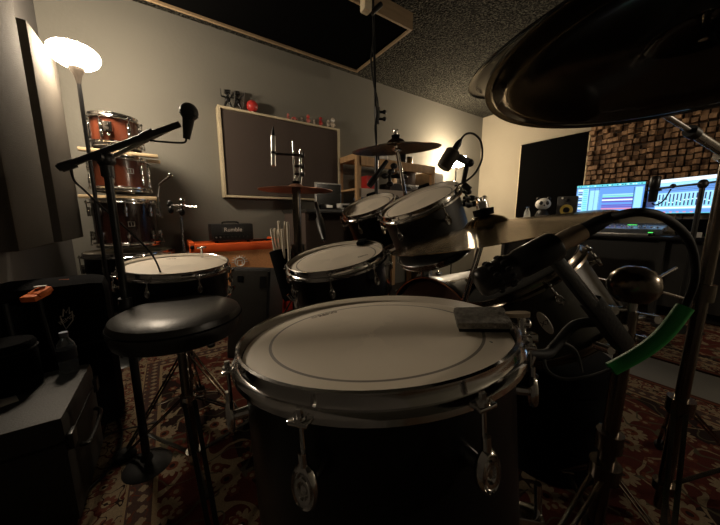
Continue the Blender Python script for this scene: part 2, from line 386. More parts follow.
# black bass panel on right wall
y0, y1, z1 = 1.40, 2.20, 1.915
t = thing('acoustic_panel', 'large black fabric panel with thin pale edge on the right wall', 'acoustic panel', (WX-0.03, (y0+y1)/2, 0.9))
MB().box((0, 0, (z1-0.9)/2), (0.05, y1-y0-0.015, z1-0.9-0.01)).build('fabric_face', panel_black, t, smooth=False)
for y in (-(y1-y0)/2, (y1-y0)/2): MB().box((0, y, (z1-0.9)/2), (0.06, 0.012, z1-0.9)).build('frame_side', wood_light, t)
MB().box((0, 0, z1-0.9), (0.06, y1-y0, 0.01)).build('frame_rail', panel_black, t)
# wooden skyline diffuser
blk = mat('stained_wood_blocks', (0.2, 0.1, 0.05), 0.6); n = NB(blk)
tc = n.N.new('ShaderNodeTexCoord'); vm = n.N.new('ShaderNodeVectorMath'); vm.operation = 'SNAP'; n.L.new(tc.outputs['Object'], vm.inputs[0]); vm.inputs[1].default_value = (10, 0.056, 0.056)
wn = n.N.new('ShaderNodeTexWhiteNoise'); n.L.new(vm.outputs[0], wn.inputs['Vector'])
n.L.new(n.mix(wn.outputs['Value'], (0.12, 0.060, 0.026, 1), (0.36, 0.21, 0.11, 1)), n.b.inputs['Base Color'])
t = thing('wood_diffuser', 'large brown wood block sound diffuser above the desk screens', 'sound diffuser', (WX-0.02, 0.35, 0.95))
b = MB(); cell = 0.056
for i in range(37):
    for k in range(18):
        d = random.uniform(0.012, 0.10); y = -1.036 + i*cell + cell/2 + random.uniform(-.004, .004); z = k*cell + cell/2 + random.uniform(-.004, .004)
        b.box((-d/2-0.01, y, z), (d, cell-0.012, cell-0.014))
b.build('wood_blocks', blk, t, smooth=False)
MB().box((0.0, 0, 0.504), (0.02, 2.09, 1.02)).build('backboard', mat('dark_backboard', (0.02, 0.012, 0.007), 0.8), t, smooth=False)

# ------------------------------------------------------------------ lamps
bowl_m = emis('glowing_glass', (1.0, 0.83, 0.62), BOWL1)
bowl_m2 = emis('glowing_glass_far', (1.0, 0.80, 0.55), BOWL2)
def floor_lamp(x, y, z, R, bm, label):
    t = thing('floor_lamp', label, 'floor lamp', (x, y, 0))
    MB().lathe([(0, 0.0), (0.115, 0.0), (0.118, 0.012), (0.10, 0.022), (0.02, 0.035), (0.014, 0.05), (0, 0.05)], 40).build('base', black_metal, t)
    MB().cyl((0, 0, 0.04), (0, 0, z-0.10), 0.0095).build('pole', black_metal, t)
    MB().lathe([(0.010, z-0.13), (0.012, z-0.115), (0.018, z-0.09), (0.032, z-0.062), (0.036, z-0.046), (0.0, z-0.046)], 24).build('cup', cream_metal, t)
    prof = [(0.0, -0.072), (0.045, -0.070), (0.085, -0.056), (0.12, -0.030), (0.137, 0.0), (0.14, 0.02), (0.134, 0.042), (0.115, 0.060), (0.08, 0.070), (0, 0.072)]
    MB().lathe([(r*R/0.14, z + h_*R/0.14) for r, h_ in prof], 48).build('lamp_shade', bm, t)
    return t
floor_lamp(-0.335, 2.19, 1.735, 0.104, bowl_m, 'tall floor lamp with glowing white bowl shade in the left corner')
floor_lamp(3.36, 2.60, 1.66, 0.145, bowl_m2, 'distant glowing floor lamp by the far corner behind the drum microphone')
bowl_m3 = emis('glowing_glass_side', (1.0, 0.83, 0.62), BOWL3)
floor_lamp(2.75, -1.85, 1.78, 0.125, bowl_m3, 'tall glowing floor lamp standing out of view to the right, behind the drummer side')

# ------------------------------------------------------------------ drum kit builders
def logo_oval(b, M, a=0.018, c=0.027):
    b.lathe([(0.0, 0.0045), (0.20, 0.004), (0.26, 0.0015), (0.34, 0.0015), (0.42, 0.0055), (0.58, 0.006), (0.66, 0.002), (0.74, 0.002), (0.82, 0.0055), (0.92, 0.004), (1.0, 0.0), (0.9, -0.004), (0, -0.004)], 24, M @ Matrix.Diagonal((a, c, 1, 1)))
def drum(name, label, c, nrm, R, depth, shell_m, hm, lugs=6, spin=0.0, legs=None, double=False, cat='drum', ear=True, big=1.0, badge=None, ring_hoop=chrome, group=None, lug_style='oval'):
    t = thing(name, label, cat, c, aim(nrm, spin), group)
    RS = R + 0.001
    MB().lathe([(RS-0.008, -depth), (RS, -depth), (RS, -0.012), (RS-0.008, -0.012)], 64, close=True).build('shell', shell_m, t)
    MB().lathe([(0, 0.0), (R*0.6, 0.0), (R-0.004, 0.0), (R+0.001, -0.003), (R+0.004, -0.016), (R+0.001, -0.016), (R-0.004, -0.004), (0, -0.0015)], 64).build('drum_head', hm, t)
    hp = [(R+0.003, -0.004), (R+0.0035, 0.009), (R+0.003, 0.0125), (R+0.0055, 0.014), (R+0.0085, 0.0125), (R+0.0085, 0.0105), (R+0.0065, 0.009), (R+0.0062, -0.001), (R+0.0075, -0.004), (R+0.0125, -0.006), (R+0.0155, -0.009), (R+0.0158, -0.0155), (R+0.0145, -0.0165), (R+0.0130, -0.0105), (R+0.0085, -0.008), (R+0.005, -0.006)]
    MB().lathe(hp, 72, close=True).build('top_hoop', ring_hoop, t)
    zb = -depth
    MB().lathe([(r, zb*1.0 - z - 0.004) for r, z in hp], 64, close=True).build('bottom_hoop', ring_hoop, t)
    MB().lathe([(0, zb-0.002), (R, zb-0.002), (R, zb-0.004), (0, zb-0.004)], 48).build('bottom_head', mat_clearhead, t)
    for i in range(lugs):
        a = 2*PI*i/lugs; u = V((math.cos(a), math.sin(a), 0)); tv = V((-u.y, u.x, 0))
        # ear on the hoop, tension rod, lug
        b = MB()
        if ear:
            b.m(ring_hoop)
            b.bar(u*(R+0.008) + V((0, 0, -0.0095)), u*(R+0.027) + V((0, 0, -0.0105)), 0.022, 0.005, bev=0.002)
        b.m(chrome)
        b.cyl(u*(R+0.020) + V((0, 0, -0.006)), u*(R+0.020) + V((0, 0, 0.002)), 0.0038, n=6)
        b.cyl(u*(R+0.020) + V((0, 0, -0.0085)), u*(R+0.020) + V((0, 0, -0.005)), 0.0065, n=14)
        b.cyl(u*(R+0.020) + V((0, 0, -0.055*big)), u*(R+0.020) + V((0, 0, -0.012)), 0.0024, n=8)
        b.build('tension_rod', None, t)
        for top in ((True, False) if double else (True,)):
            b = MB(); zc = -0.085*big if top else -depth + 0.07*big
            if lug_style == 'oval':
                zz = zc
                b.cyl(u*(R-0.001) + V((0, 0, zz)), u*(R+0.020) + V((0, 0, zz)), 0.009*big, 0.008*big)
                M = basis(u*(R+0.022) + V((0, 0, zz)), tv, (0, 0, 1))
                logo_oval(b, M, 0.0165*big, 0.027*big)
                b.cyl(u*(R+0.022) + V((0, 0, -0.045*big if top else -depth+0.03)), u*(R+0.022) + V((0, 0, zz + (0.02 if top else -0.02)*big)), 0.0045, n=10)
            else:
                b.cyl(u*(R+0.014) + V((0, 0, zc-0.028)), u*(R+0.014) + V((0, 0, zc+0.028)), 0.0085, n=12)
                b.box((0, 0, 0), (0.014, 0.018, 0.05), Matrix.Translation(u*(R+0.005) + V((0, 0, zc))) @ Matrix.Rotation(a, 4, 'Z'), bev=0.003)
                b.ball(u*(R+0.014) + V((0, 0, zc)), 0.011)
            b.build('lug', chrome, t)
        if double:
            b = MB(); b.cyl(u*(R+0.022) + V((0, 0, -depth+0.055*big)), u*(R+0.022) + V((0, 0, -depth+0.006)), 0.0026, n=8)
            b.cyl(u*(R+0.022) + V((0, 0, -depth+0.006)), u*(R+0.022) + V((0, 0, -depth-0.006)), 0.006, n=8); b.build('tension_rod', chrome, t)
    if legs:
        for a in legs['az']:
            u = V((math.cos(a), math.sin(a), 0)); b = MB(); rr = R + 0.028
            g = legs['len']
            b.m(chrome).box((0, 0, 0), (0.036, 0.030, 0.045), Matrix.Translation(u*(R+0.016) + V((0, 0, -depth*0.72))) @ Matrix.Rotation(a, 4, 'Z'), bev=0.004)
            b.cyl(u*rr + V((0, 0, -depth*0.55)), u*rr + V((0, 0, -depth-0.03)), 0.0052, n=10)
            b.tube([u*rr + V((0, 0, -depth-0.03)), u*(rr+0.03) + V((0, 0, -depth-0.09)), u*(rr+0.03) + V((0, 0, -g+0.03))], 0.0052, n=10)
            b.cyl(u*(rr+0.02) + V((0, 0, -depth*0.72)), u*(rr+0.04) + V((0, 0, -depth*0.72)), 0.006)
            lg = b.build('leg', None, t)
            MB().cyl(u*(rr+0.03) + V((0, 0, -g)), u*(rr+0.03) + V((0, 0, -g+0.035)), 0.012, 0.008).build('rubber_foot', black_rubber, lg)
    return t
mat_clearhead = mat('clear_film', (0.05, 0.05, 0.05), 0.3)

def rod_stand(name, label, top, foot, legs_az, r=0.011, m=chrome, hub=0.22, leg_r=0.30, segs=3, cat='stand', tilter=True, thin=0.75, lowm=None, pivot=0.42):
    """tube stand: slanted or upright tube from a tripod at foot (floor point) to top"""
    t = thing(name, label, cat, (foot[0], foot[1], 0)); o = V((foot[0], foot[1], 0))
    T = V(top) - o; B = V((0, 0, 0.06)); lo = lowm or m
    P = [B + (T-B)*k/segs for k in range(segs+1)]
    for i in range(segs):
        rr = r*(1 - (1-thin)*i/max(1, segs-1))
        MB().cyl(P[i], P[i+1], rr).build('tube', lo if i == 0 else m, t)
        if i < segs-1:
            b = MB(); d = (P[i+1]-P[i]).normalized()
            b.cyl(P[i+1]-d*0.022, P[i+1]+d*0.022, rr*1.6); s_ = d.orthogonal().normalized()
            b.cyl(P[i+1], P[i+1]+s_*0.035, 0.005); b.bar(P[i+1]+s_*0.035-d*0.016, P[i+1]+s_*0.035+d*0.016, 0.006, 0.008, up=s_, bev=0.002)
            b.build('clamp_collar', m, t)
    ax = (T-B).normalized(); h1 = B + ax*pivot; h0 = B + ax*hub*0.45
    MB().cyl(h1-ax*0.02, h1+ax*0.02, r*1.9).build('tripod_hub', m, t); MB().cyl(h0-ax*0.012, h0+ax*0.012, r*1.7).build('brace_hub', m, t)
    for a in legs_az:
        u = V((math.cos(a), math.sin(a), 0)); s_ = V((-u.y, u.x, 0))*0.011; ft = u*leg_r + V((0, 0, 0.022)); mid = h1.lerp(ft, 0.55)
        b = MB()
        for s1 in (-1, 1):
            b.bar(h1 + u*0.015 + s_*s1, ft + s_*s1*0.6, 0.010, 0.003, bev=0.0008)
        b.bar(h0 + u*0.012, mid, 0.012, 0.003, bev=0.0008)
        b.cyl(mid - s_*1.4, mid + s_*1.4, 0.004)
        lg = b.build('leg', m, t)
        MB().ball(ft, 0.02, (1.25, 0.9, 0.9), M=Matrix()).build('rubber_foot', black_rubber, lg)
    if tilter:
        b = MB(); b.ball(T - ax*0.02, 0.014); b.cyl(T-ax*0.02-V((0.02, 0, 0)), T-ax*0.02+V((0.024, 0, 0)), 0.008)
        b.build('tilter', m, t)
    return t

def cymbal(name, label, c, nrm, R, m, rise=0.03, bell=0.022, felt=True, group=None, nut=True, lip=False, ns=1.0):
    t = thing(name, label, 'cymbal', c, aim(nrm))
    prof = [(0.006, rise+bell), (R*0.10, rise+bell-0.002), (R*0.17, rise+bell*0.55), (R*0.215, rise+0.001), (R*0.30, rise-0.002), (R*0.6, rise*0.55), (R*0.85, rise*0.16), (R, 0.0)]
    if lip: prof = prof[:-2] + [(R*0.74, rise*0.26), (R*0.84, rise*0.04), (R*0.87, 0.0002), (R*0.905, 0.0010), (R*0.945, 0.0026), (R*0.965, 0.0030), (R, 0.0012)]
    under = [(r, z-0.0016) for r, z in prof[::-1]]
    N_, L_ = nt(m)
    MB().lathe(prof + under, 96, close=True).build('bronze_plate', m, t)
    if nut:
        b = MB(); zt = rise + bell
        b.m(black_cloth).lathe([(0.004, zt), (0.018*ns, zt), (0.019*ns, zt+0.012*ns), (0.004, zt+0.014*ns)], 20)
        b.build('felt_washer', None, t)
        b = MB(); b.cyl((0, 0, zt-0.03), (0, 0, zt+0.035*ns), 0.004, n=10); b.cyl((0, 0, zt+0.014*ns), (0, 0, zt+0.026*ns), 0.011*ns, n=14)
        for s_ in (-1, 1): b.bar((0.006*s_*ns, 0, zt+0.022*ns), (0.013*s_*ns, 0, zt+0.036*ns), 0.006*ns, 0.006*ns, bev=0.001)
        b.build('wing_nut', chrome, t)
    return t

def grooved(base):
    m = base; n = NB(m); tc = n.N.new('ShaderNodeTexCoord'); sp = n.N.new('ShaderNodeSeparateXYZ'); n.L.new(tc.outputs['Object'], sp.inputs[0])
    r = n.m('SQRT', n.m('ADD', n.m('MULTIPLY', sp.outputs[0], sp.outputs[0]), n.m('MULTIPLY', sp.outputs[1], sp.outputs[1])))
    s = n.m('SINE', n.m('MULTIPLY', r, 1800.0)); b2 = n.N.new('ShaderNodeBump'); b2.inputs['Strength'].default_value = 0.12; b2.inputs['Distance'].default_value = 0.001
    n.L.new(s, b2.inputs['Height']); n.L.new(b2.outputs[0], n.b.inputs['Normal']); return m
for m_ in (bronze, bronze_dark, bronze_red): grooved(m_)

cream = (0.82, 0.73, 0.60)
# ------------------------------------------------------------------ near floor tom
tomA = V((0.267, 0.352, 0.716)); nA = V((-0.02, 0.10, 0.995))
def on_drum(root, px, py):      # angle of a pixel round a drum's rim
    bpy.context.view_layer.update(); M = root.matrix_world; inv = M.inverted(); d = (at(px, py, d=1) - CAM); o = inv @ CAM; dd = (inv.to_3x3() @ d)
    p = o + dd * (-o.z/dd.z); return p
A = drum('floor_tom', 'large black floor tom with cream ringed head nearest the camera', tomA, nA, 0.203, 0.40, black_gloss,
         head_mat('coated_head_16', cream, 0.203, ring=0.166, ringw=0.0042, smudge=0.26), lugs=8, spin=math.radians(35), big=0.88,
         legs={'az': [math.radians(a) for a in (20+8, 140, 272)], 'len': 0.727}, cat='floor tom')
pl = on_drum(A, 328, 314)
text('head_logo', 'REMO', 0.017, logo_grey, A, basis((0,0,0),(1,0,0),(0,1,0)) if False else Matrix.Translation((pl.x, pl.y, 0.0004)) @ Matrix.Rotation(math.atan2(*( (on_drum(A, 346, 309.5)-on_drum(A, 318, 317)).yx)), 4, 'Z'), 0.0002)
pl = on_drum(A, 314.5, 317.5)
b = MB(); ang = math.atan2(*((on_drum(A, 346, 309.5)-on_drum(A, 318, 317)).yx)); Mx = Matrix.Translation((pl.x, pl.y, 0.0004)) @ Matrix.Rotation(ang, 4, 'Z')
b.torus(0.0045, 0.0007, Mx @ Matrix.Diagonal((1.3, 0.8, 0.3, 1)), 16, 5); b.build('head_crown_mark', logo_grey, A)

# snare on the left, behind the stool
E_ = drum('snare_drum', 'flat cream headed black snare drum behind the throne seat', (0.012, 1.317, 0.713), (0.009, -0.083, 0.996), 0.178, 0.13, black_gloss,
          head_mat('coated_head_14', cream, 0.178, ring=None, smudge=0.15), lugs=8, spin=0.3, big=0.6, cat='snare drum')
text('head_logo', 'REMO', 0.014, logo_grey, E_, Matrix.Translation((0.02, 0.13, 0.0006)) @ Matrix.Rotation(-0.5, 4, 'Z'), 0.0002)
b = MB(); b.cyl((0.13, 0.09, 0.0), (0.13, 0.09, 0.045), 0.005); b.bar((0.11, 0.09, 0.045), (0.15, 0.09, 0.045), 0.006, 0.008, bev=0.002); b.build('head_clamp', chrome, E_)
# centre snare
nD = V((-0.223, -0.039, 0.974))
D_ = drum('snare_drum', 'tilted black snare drum in the middle between the sticks and the toms', (0.460, 0.827, 0.766), nD, 0.158, 0.135, black_gloss,
          head_mat('coated_head_13', cream, 0.165, ring=0.135, ringw=0.0045, smudge=0.3), lugs=8, spin=0.15, big=0.62, cat='snare drum')
pl = on_drum(D_, 363, 256); text('head_logo', 'REMO', 0.014, logo_grey, D_, Matrix.Translation((pl.x, pl.y, 0.0006)) @ Matrix.Rotation(-0.35, 4, 'Z'), 0.0002)
pl = on_drum(D_, 362, 244.5)
b = MB().box((0, 0, 0.010), (0.055, 0.03, 0.014), Matrix.Translation((pl.x, pl.y, 0)) @ Matrix.Rotation(0.6, 4, 'Z'), bev=0.005); dm = b.build('damper_pad', black_cloth, D_)
# rack toms
nB = V((-0.457, 0.051, 0.888)); nC = V((-0.45, -0.077, 0.89))
B_ = drum('rack_tom', 'larger black rack tom tilted up below the clip microphone', (0.822, 0.808, 0.962), nB, 0.152, 0.21, black_satin,
          head_mat('coated_head_12', cream, 0.152, ring=0.132, ringw=0.0045, smudge=0.2), lugs=6, spin=0.2, big=0.72, cat='rack tom')
C_ = drum('rack_tom', 'smaller black rack tom tilted beside the larger one, under the crash cymbal', (0.810, 1.127, 0.955), nC, 0.125, 0.18, black_gloss,
          head_mat('coated_head_10', cream, 0.127, ring=0.108, ringw=0.0045, smudge=0.3), lugs=6, spin=0.5, big=0.66, cat='rack tom')
for dr, q in ((B_, (425, 187)), (C_, (372, 195))):
    pl = on_drum(dr, *q) * 0.9
    MB().box((0, 0, 0.010), (0.05, 0.026, 0.014), Matrix.Translation((pl.x, pl.y, 0)) @ Matrix.Rotation(math.atan2(pl.y, pl.x)+PI/2, 4, 'Z'), bev=0.005).build('damper_pad', black_cloth, dr)
black_headm = mat('black_head_film', (0.006, 0.006, 0.006), 0.9, spec=0.05)
# second floor tom, dark, tilted
ax2 = (V((0, 0, 1))*math.cos(math.radians(33)) - c_r*math.sin(math.radians(33)) + f_h*0.16).normalized()
c2 = at(554, 331, d=0.93); top2 = c2 + ax2*0.222
G_ = drum('rack_tom', 'black tom with slanted oval badge hanging right of the near floor tom', top2, ax2, 0.182, 0.21, shell_lit,
          black_headm, lugs=6, spin=1.9, big=0.6, cat='tom', ring_hoop=dark_chrome)
bpy.context.view_layer.update(); inv = G_.matrix_world.inverted()
# badge on the shell facing the camera
ro = inv @ CAM; rd = (inv.to_3x3() @ (at(545, 323, d=1) - CAM)).normalized()
a_ = rd.x**2 + rd.y**2; b_ = 2*(ro.x*rd.x + ro.y*rd.y); c_ = ro.x**2 + ro.y**2 - 0.183**2
disc = b_*b_ - 4*a_*c_
if disc > 0:
    hp_ = ro + rd * ((-b_ - math.sqrt(disc))/(2*a_)); un = V((hp_.x, hp_.y, 0)).normalized(); tv = V((-un.y, un.x, 0))
    M = basis(V((hp_.x, hp_.y, hp_.z)), tv, (0, 0, 1))
    bb = MB(); bb.lathe([(0, 0.002), (0.9, 0.0018), (1.0, 0.0), (0.9, -0.004), (0, -0.004)], 32, M @ Matrix.Diagonal((0.0125, 0.036, 1, 1))); bg = bb.build('badge', mat('badge_enamel', (0.85, 0.82, 0.74), 0.4), G_)
    text('badge_lettering', 'X7', 0.019, mat('badge_ink', (0.02, 0.02, 0.02), 0.5), bg, M @ Matrix.Translation((0, 0, 0.0022)), 0.0003)
# black case under it
t = thing('drum_case', 'black round drum case on the rug under the badge tom', 'drum case', (1.13, 0.40, 0))
MB().lathe([(0, 0.01), (0.165, 0.01), (0.17, 0.02), (0.17, 0.36), (0, 0.36)], 40).build('case_body', black_cloth, t)
MB().lathe([(0, 0.345), (0.176, 0.345), (0.178, 0.41), (0.165, 0.42), (0, 0.42)], 40).build('lid', black_cloth, t)
# kick drum
kc = V((1.04, 0.90, 0.318))
t = thing('bass_drum', 'black bass drum lying under the rack toms and the ride cymbal', 'bass drum', kc, aim((-1, 0, 0)))
kick_m = black_satin
MB().lathe([(0.278, -0.44), (0.285, -0.44), (0.285, -0.03), (0.278, -0.03)], 64, close=True).build('shell', kick_m, t)
MB().lathe([(0, 0.006), (0.27, 0.004), (0.283, -0.01), (0.28, -0.016), (0, 0.003)], 64).build('drum_head', head_mat('kick_head', (0.10, 0.05, 0.035), 0.28, smudge=0.2), t)
for z in (0, -0.47): MB().lathe([(0.284, z-0.02), (0.297, z-0.02), (0.299, z), (0.297, z+0.02), (0.288, z+0.022), (0.284, z+0.01)], 64, close=True).build('hoop', black_gloss, t)
MB().torus(0.291, 0.0035, Matrix.Translation((0, 0, 0.021)), 64, 8).build('hoop_inlay', mat('copper_inlay', (0.5, 0.2, 0.09), 0.35, 0.8), t)
MB().lathe([(0, -0.46), (0.28, -0.46), (0.28, -0.463), (0, -0.463)], 48).build('front_head', black_satin, t)
for i in range(10):
    a = 2*PI*(i+0.5)/10; u = V((math.cos(a), math.sin(a), 0)); b = MB()
    b.bar(u*0.305 + V((0, 0, 0.022)), u*0.305 + V((0, 0, -0.03)), 0.014, 0.008, up=u, bev=0.002)
    b.cyl(u*0.308 + V((0, 0, 0.025)), u*0.308 + V((0, 0, -0.14)), 0.003, n=8); b.ball(u*0.300 + V((0, 0, -0.14)), 0.016, (0.8, 0.8, 1.3))
    b.build('claw_hook', chrome, t)
for s_ in (-1, 1):
    MB().tube([(0.10, 0.27*s_, -0.40), (-0.1, 0.36*s_, -0.44), (-0.305, 0.42*s_, -0.50)] if False else [(-0.02, 0.288*s_, -0.38), (-0.12, 0.34*s_, -0.40), (-0.310, 0.40*s_, -0.44)], 0.007).build('spur', chrome, t)

# kit stands
t = thing('tom_holder', 'chrome tom holder post on top of the bass drum between the rack toms', 'tom holder', (1.06, 0.97, 0.62))
MB().cyl((0, 0, -0.012), (0, 0, 0.27), 0.012).build('post', chrome, t)
MB().cyl((0, 0, -0.014), (0, 0, 0.02), 0.028).build('flange', chrome, t)
for dy in (-0.08, 0.07): MB().tube([(0, 0, 0.26), (-0.02, dy*0.6, 0.27), (-0.05, dy, 0.25)], 0.009).build('arm', chrome, t)
rod_stand('snare_stand', 'chrome stand under the tilted centre snare drum', (0.49, 0.83, 0.60), (0.49, 0.83), (0.9, 3.0, 5.1), pivot=0.30, leg_r=0.26, segs=2, tilter=True)
t = thing('snare_basket', 'chrome three armed basket gripping the centre snare drum', 'stand basket', (0.49, 0.83, 0.60))
for k in range(3):
    a = 0.35 + k*2.1; q = V((0.458, 0.827, 0.78)) - nD*0.16; e1 = V((math.cos(a), math.sin(a), 0)); e1 = (e1 - nD*e1.dot(nD)).normalized()
    pts = [V((0, 0, 0.01)), q + e1*0.17 - nD*0.005 - V((0.49, 0.83, 0.60)), q + e1*0.205 + nD*0.03 - V((0.49, 0.83, 0.60))]
    MB().tube(pts, 0.006, smooth=4).build('arm', chrome, t)
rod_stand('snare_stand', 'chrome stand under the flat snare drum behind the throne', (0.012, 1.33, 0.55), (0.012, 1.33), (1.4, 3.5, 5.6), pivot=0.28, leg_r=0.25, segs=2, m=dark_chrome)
t = thing('snare_basket', 'chrome three armed basket gripping the flat snare drum', 'stand basket', (0.012, 1.33, 0.55))
for k in range(3):
    a = 0.1 + k*2.1; MB().tube([(0, 0, 0.01), (0.18*math.cos(a), 0.18*math.sin(a)-0.01, 0.022), (0.205*math.cos(a), 0.205*math.sin(a)-0.01, 0.045)], 0.006, smooth=4).build('arm', chrome, t)

# ------------------------------------------------------------------ cymbals
cymbal('ride_cymbal', 'wide golden ride cymbal tilted in front of the rack toms', (0.684, 0.422, 0.861), (-0.153, 0.165, 0.971), 0.255, bronze, rise=0.022, bell=0.024, ns=1.35)
cymbal('crash_cymbal', 'dark bronze crash cymbal above the small rack tom and shelf', (0.885, 1.019, 1.205), (-0.104, -0.043, 0.994), 0.20, bronze_dark, rise=0.028)
cymbal('flat_cymbal', 'reddish cymbal seen edge-on in front of the wall board', (0.594, 1.508, 1.048), (0.01, 0.0, 1), 0.20, bronze_red, rise=0.02, bell=0.016)
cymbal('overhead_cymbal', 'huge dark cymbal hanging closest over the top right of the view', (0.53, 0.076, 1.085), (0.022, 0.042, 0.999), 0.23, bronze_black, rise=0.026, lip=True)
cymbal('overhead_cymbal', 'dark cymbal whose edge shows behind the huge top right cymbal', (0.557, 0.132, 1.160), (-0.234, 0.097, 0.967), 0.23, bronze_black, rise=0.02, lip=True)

rod_stand('cymbal_stand', 'chrome stand of the golden ride cymbal', (0.682, 0.425, 0.875), (0.62, 0.58), (0.6, 2.6, 4.6), r=0.010, leg_r=0.24)
rod_stand('cymbal_stand', 'chrome stand of the crash cymbal behind the small rack tom', (0.885, 1.02, 1.225), (1.55, 1.35), (1.2, 3.3, 5.4), r=0.012)
rod_stand('cymbal_stand', 'thick chrome stand of the reddish edge-on cymbal', (0.594, 1.508, 1.065), (0.594, 1.508), (0.8, 2.9, 5.0), r=0.028, segs=3, thin=0.85, m=dark_chrome)
# hardware above the flat cymbal: rods and a pencil microphone on a short arm
base = V((0.594, 1.508, 1.08))
t = thing('clutch_rod', 'slim chrome rods rising above the reddish edge-on cymbal', 'rod', base)
r1 = at(293, 142, d=1.54) - base; r1b = at(294.5, 188, d=1.54) - base; r2 = at(300.5, 150, d=1.54) - base; r2b = at(300, 188, d=1.54) - base
MB().cyl(r1b, r1, 0.005).build('long_rod', chrome, t)
MB().cyl(r2b, r2, 0.009, 0.007).build('short_rod', chrome, t)
b = MB()
for py in (155, 166, 174): q = at(299, py, d=1.54) - base; b.cyl(q - c_r*0.02, q + c_r*0.022, 0.008); b.ball(q + c_r*0.022, 0.012, (0.7, 1, 1.3))
b.build('clamp', black_metal, t)
pm0 = at(273, 127, d=1.5); pm1 = at(273.4, 166, d=1.5)
t = thing('pencil_microphone', 'silver pencil microphone standing upright in front of the wall board', 'microphone', pm1)
dz = pm0 - pm1
MB().cyl((0, 0, 0), dz*0.76, 0.0125, n=20).build('body', silver, t)
MB().cyl(dz*0.76, dz, 0.0115, 0.004, n=16).build('capsule', black_metal, t)
MB().cyl(dz*0.30, dz*0.36, 0.0155, n=16).build('clip_ring', black_metal, t)
arm1 = at(276, 154, d=1.5) - pm1; arm2 = at(299, 155, d=1.54) - pm1
MB().cyl(arm1, arm2, 0.006).build('arm', black_metal, t)

# right hand stands
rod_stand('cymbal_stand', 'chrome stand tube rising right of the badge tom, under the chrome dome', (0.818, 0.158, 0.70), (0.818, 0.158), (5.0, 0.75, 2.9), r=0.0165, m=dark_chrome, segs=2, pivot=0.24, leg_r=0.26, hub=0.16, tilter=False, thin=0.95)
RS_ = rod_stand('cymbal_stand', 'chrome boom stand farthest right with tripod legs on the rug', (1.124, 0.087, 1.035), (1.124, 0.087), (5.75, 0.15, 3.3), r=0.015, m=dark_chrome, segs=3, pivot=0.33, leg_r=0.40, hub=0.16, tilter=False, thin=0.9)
# overhead cymbal boom
q2 = V((1.124, 0.087, 1.045)); qa = at(665, 115, d=0.56); q0 = qa + (qa-q2).normalized()*0.10; q1 = qa.lerp(q2, 0.38); bo = V(RS_.location)
MB().cyl(q0-bo, q1-bo, 0.005).build('boom_rod', chrome_worn, RS_)
MB().cyl(q1-bo, q2+(q2-q1)*0.25-bo, 0.009).build('boom_tube', chrome_worn, RS_)
dq = (q2-q1).normalized(); MB().cyl(q1-dq*0.012-bo, q1+dq*0.012-bo, 0.012).build('collar', black_metal, RS_)
tl = q2-bo
b = MB(); b.ball(tl, 0.020); b.cyl(tl - c_r*0.03, tl + c_r*0.03, 0.010); b.ball(tl - c_r*0.024 + c_u*0.018, 0.008); b.tube([tl + c_r*0.01, tl - c_u*0.03 + c_r*0.015, tl - c_u*0.034 - c_r*0.012], 0.005, smooth=4)
b.torus(0.022, 0.005, Matrix.Translation(tl) @ aim(c_f).to_matrix().to_4x4(), 24, 6); b.build('boom_tilter', chrome, RS_)
# dome and clamps at the stand top
dm = V((0.818, 0.158, 0.762))
t = thing('hi_hat_cup', 'polished chrome dome on the stand beside the green sleeve', 'chrome cup', dm)
MB().lathe([(0, 0.036), (0.016, 0.034), (0.030, 0.027), (0.040, 0.015), (0.045, 0.0), (0.045, -0.012), (0.040, -0.026), (0.028, -0.040), (0.0, -0.044)], 32).build('dome', dark_chrome, t)
MB().cyl((0, 0, -0.062), (0, 0, -0.04), 0.012).build('stem', chrome_worn, t)
b = MB()
for dx, dz_ in ((-0.05, -0.06), (0.045, -0.08), (-0.025, -0.10), (0.035, -0.13), (-0.045, -0.15)):
    p = c_r*dx + V((0, 0, dz_)); b.cyl(p - c_f*0.02, p + c_f*0.02, 0.009); b.cyl(V((0, 0, dz_)), p, 0.006); b.ball(p + c_r*0.008, 0.010)
b.build('clamp_knobs', chrome_worn, t)
# slanted rods through the right background
t = thing('pedal_linkage', 'thin chrome linkage rods low behind the chrome dome', 'linkage', at(660, 300, d=0.95))
o_ = at(660, 300, d=0.95)
b = MB()
for a0, a1 in (((648, 284, .9), (676, 268, 1.0)), ((655, 290, .9), (690, 300, .95)), ((590, 285, .9), (640, 318, .85)), ((575, 272, .95), (612, 282, .95))):
    b.cyl(at(*a0[:2], d=a0[2]) - o_, at(*a1[:2], d=a1[2]) - o_, 0.0045)
b.build('rods', chrome_worn, t)

# ------------------------------------------------------------------ near tom damper, clamp, big microphone, cable
bpy.context.view_layer.update(); MA = A.matrix_world
pa = on_drum(A, 481, 329)
t = thing('damper_pad', 'grey felt damper pad resting on the near floor tom head', 'drum damper', MA @ V((pa.x, pa.y, 0.002)), MA.to_quaternion() @ Quaternion((0, 0, 1), math.atan2(*(on_drum(A, 500, 325)-on_drum(A, 462, 325)).yx)))
TP = Matrix.Rotation(math.radians(13), 4, 'X')
MB().box((0, 0, 0.018), (0.076, 0.052, 0.012), TP, bev=0.0055).build('felt', felt_grey, t)
MB().box((0, 0, 0.0095), (0.070, 0.047, 0.006), TP, bev=0.002).build('pad_base', black_rubber, t)
b = MB()
pts = [(0.034, -0.006), (0.040, -0.009), (0.055, -0.010), (0.066, -0.008), (0.069, 0.0), (0.065, 0.007), (0.054, 0.008), (0.042, 0.006), (0.034, 0.004)]
b.prism(pts, 0.006, Matrix.Translation((0.0, 0, 0.018))); b.build('lever', beige_plastic, t)
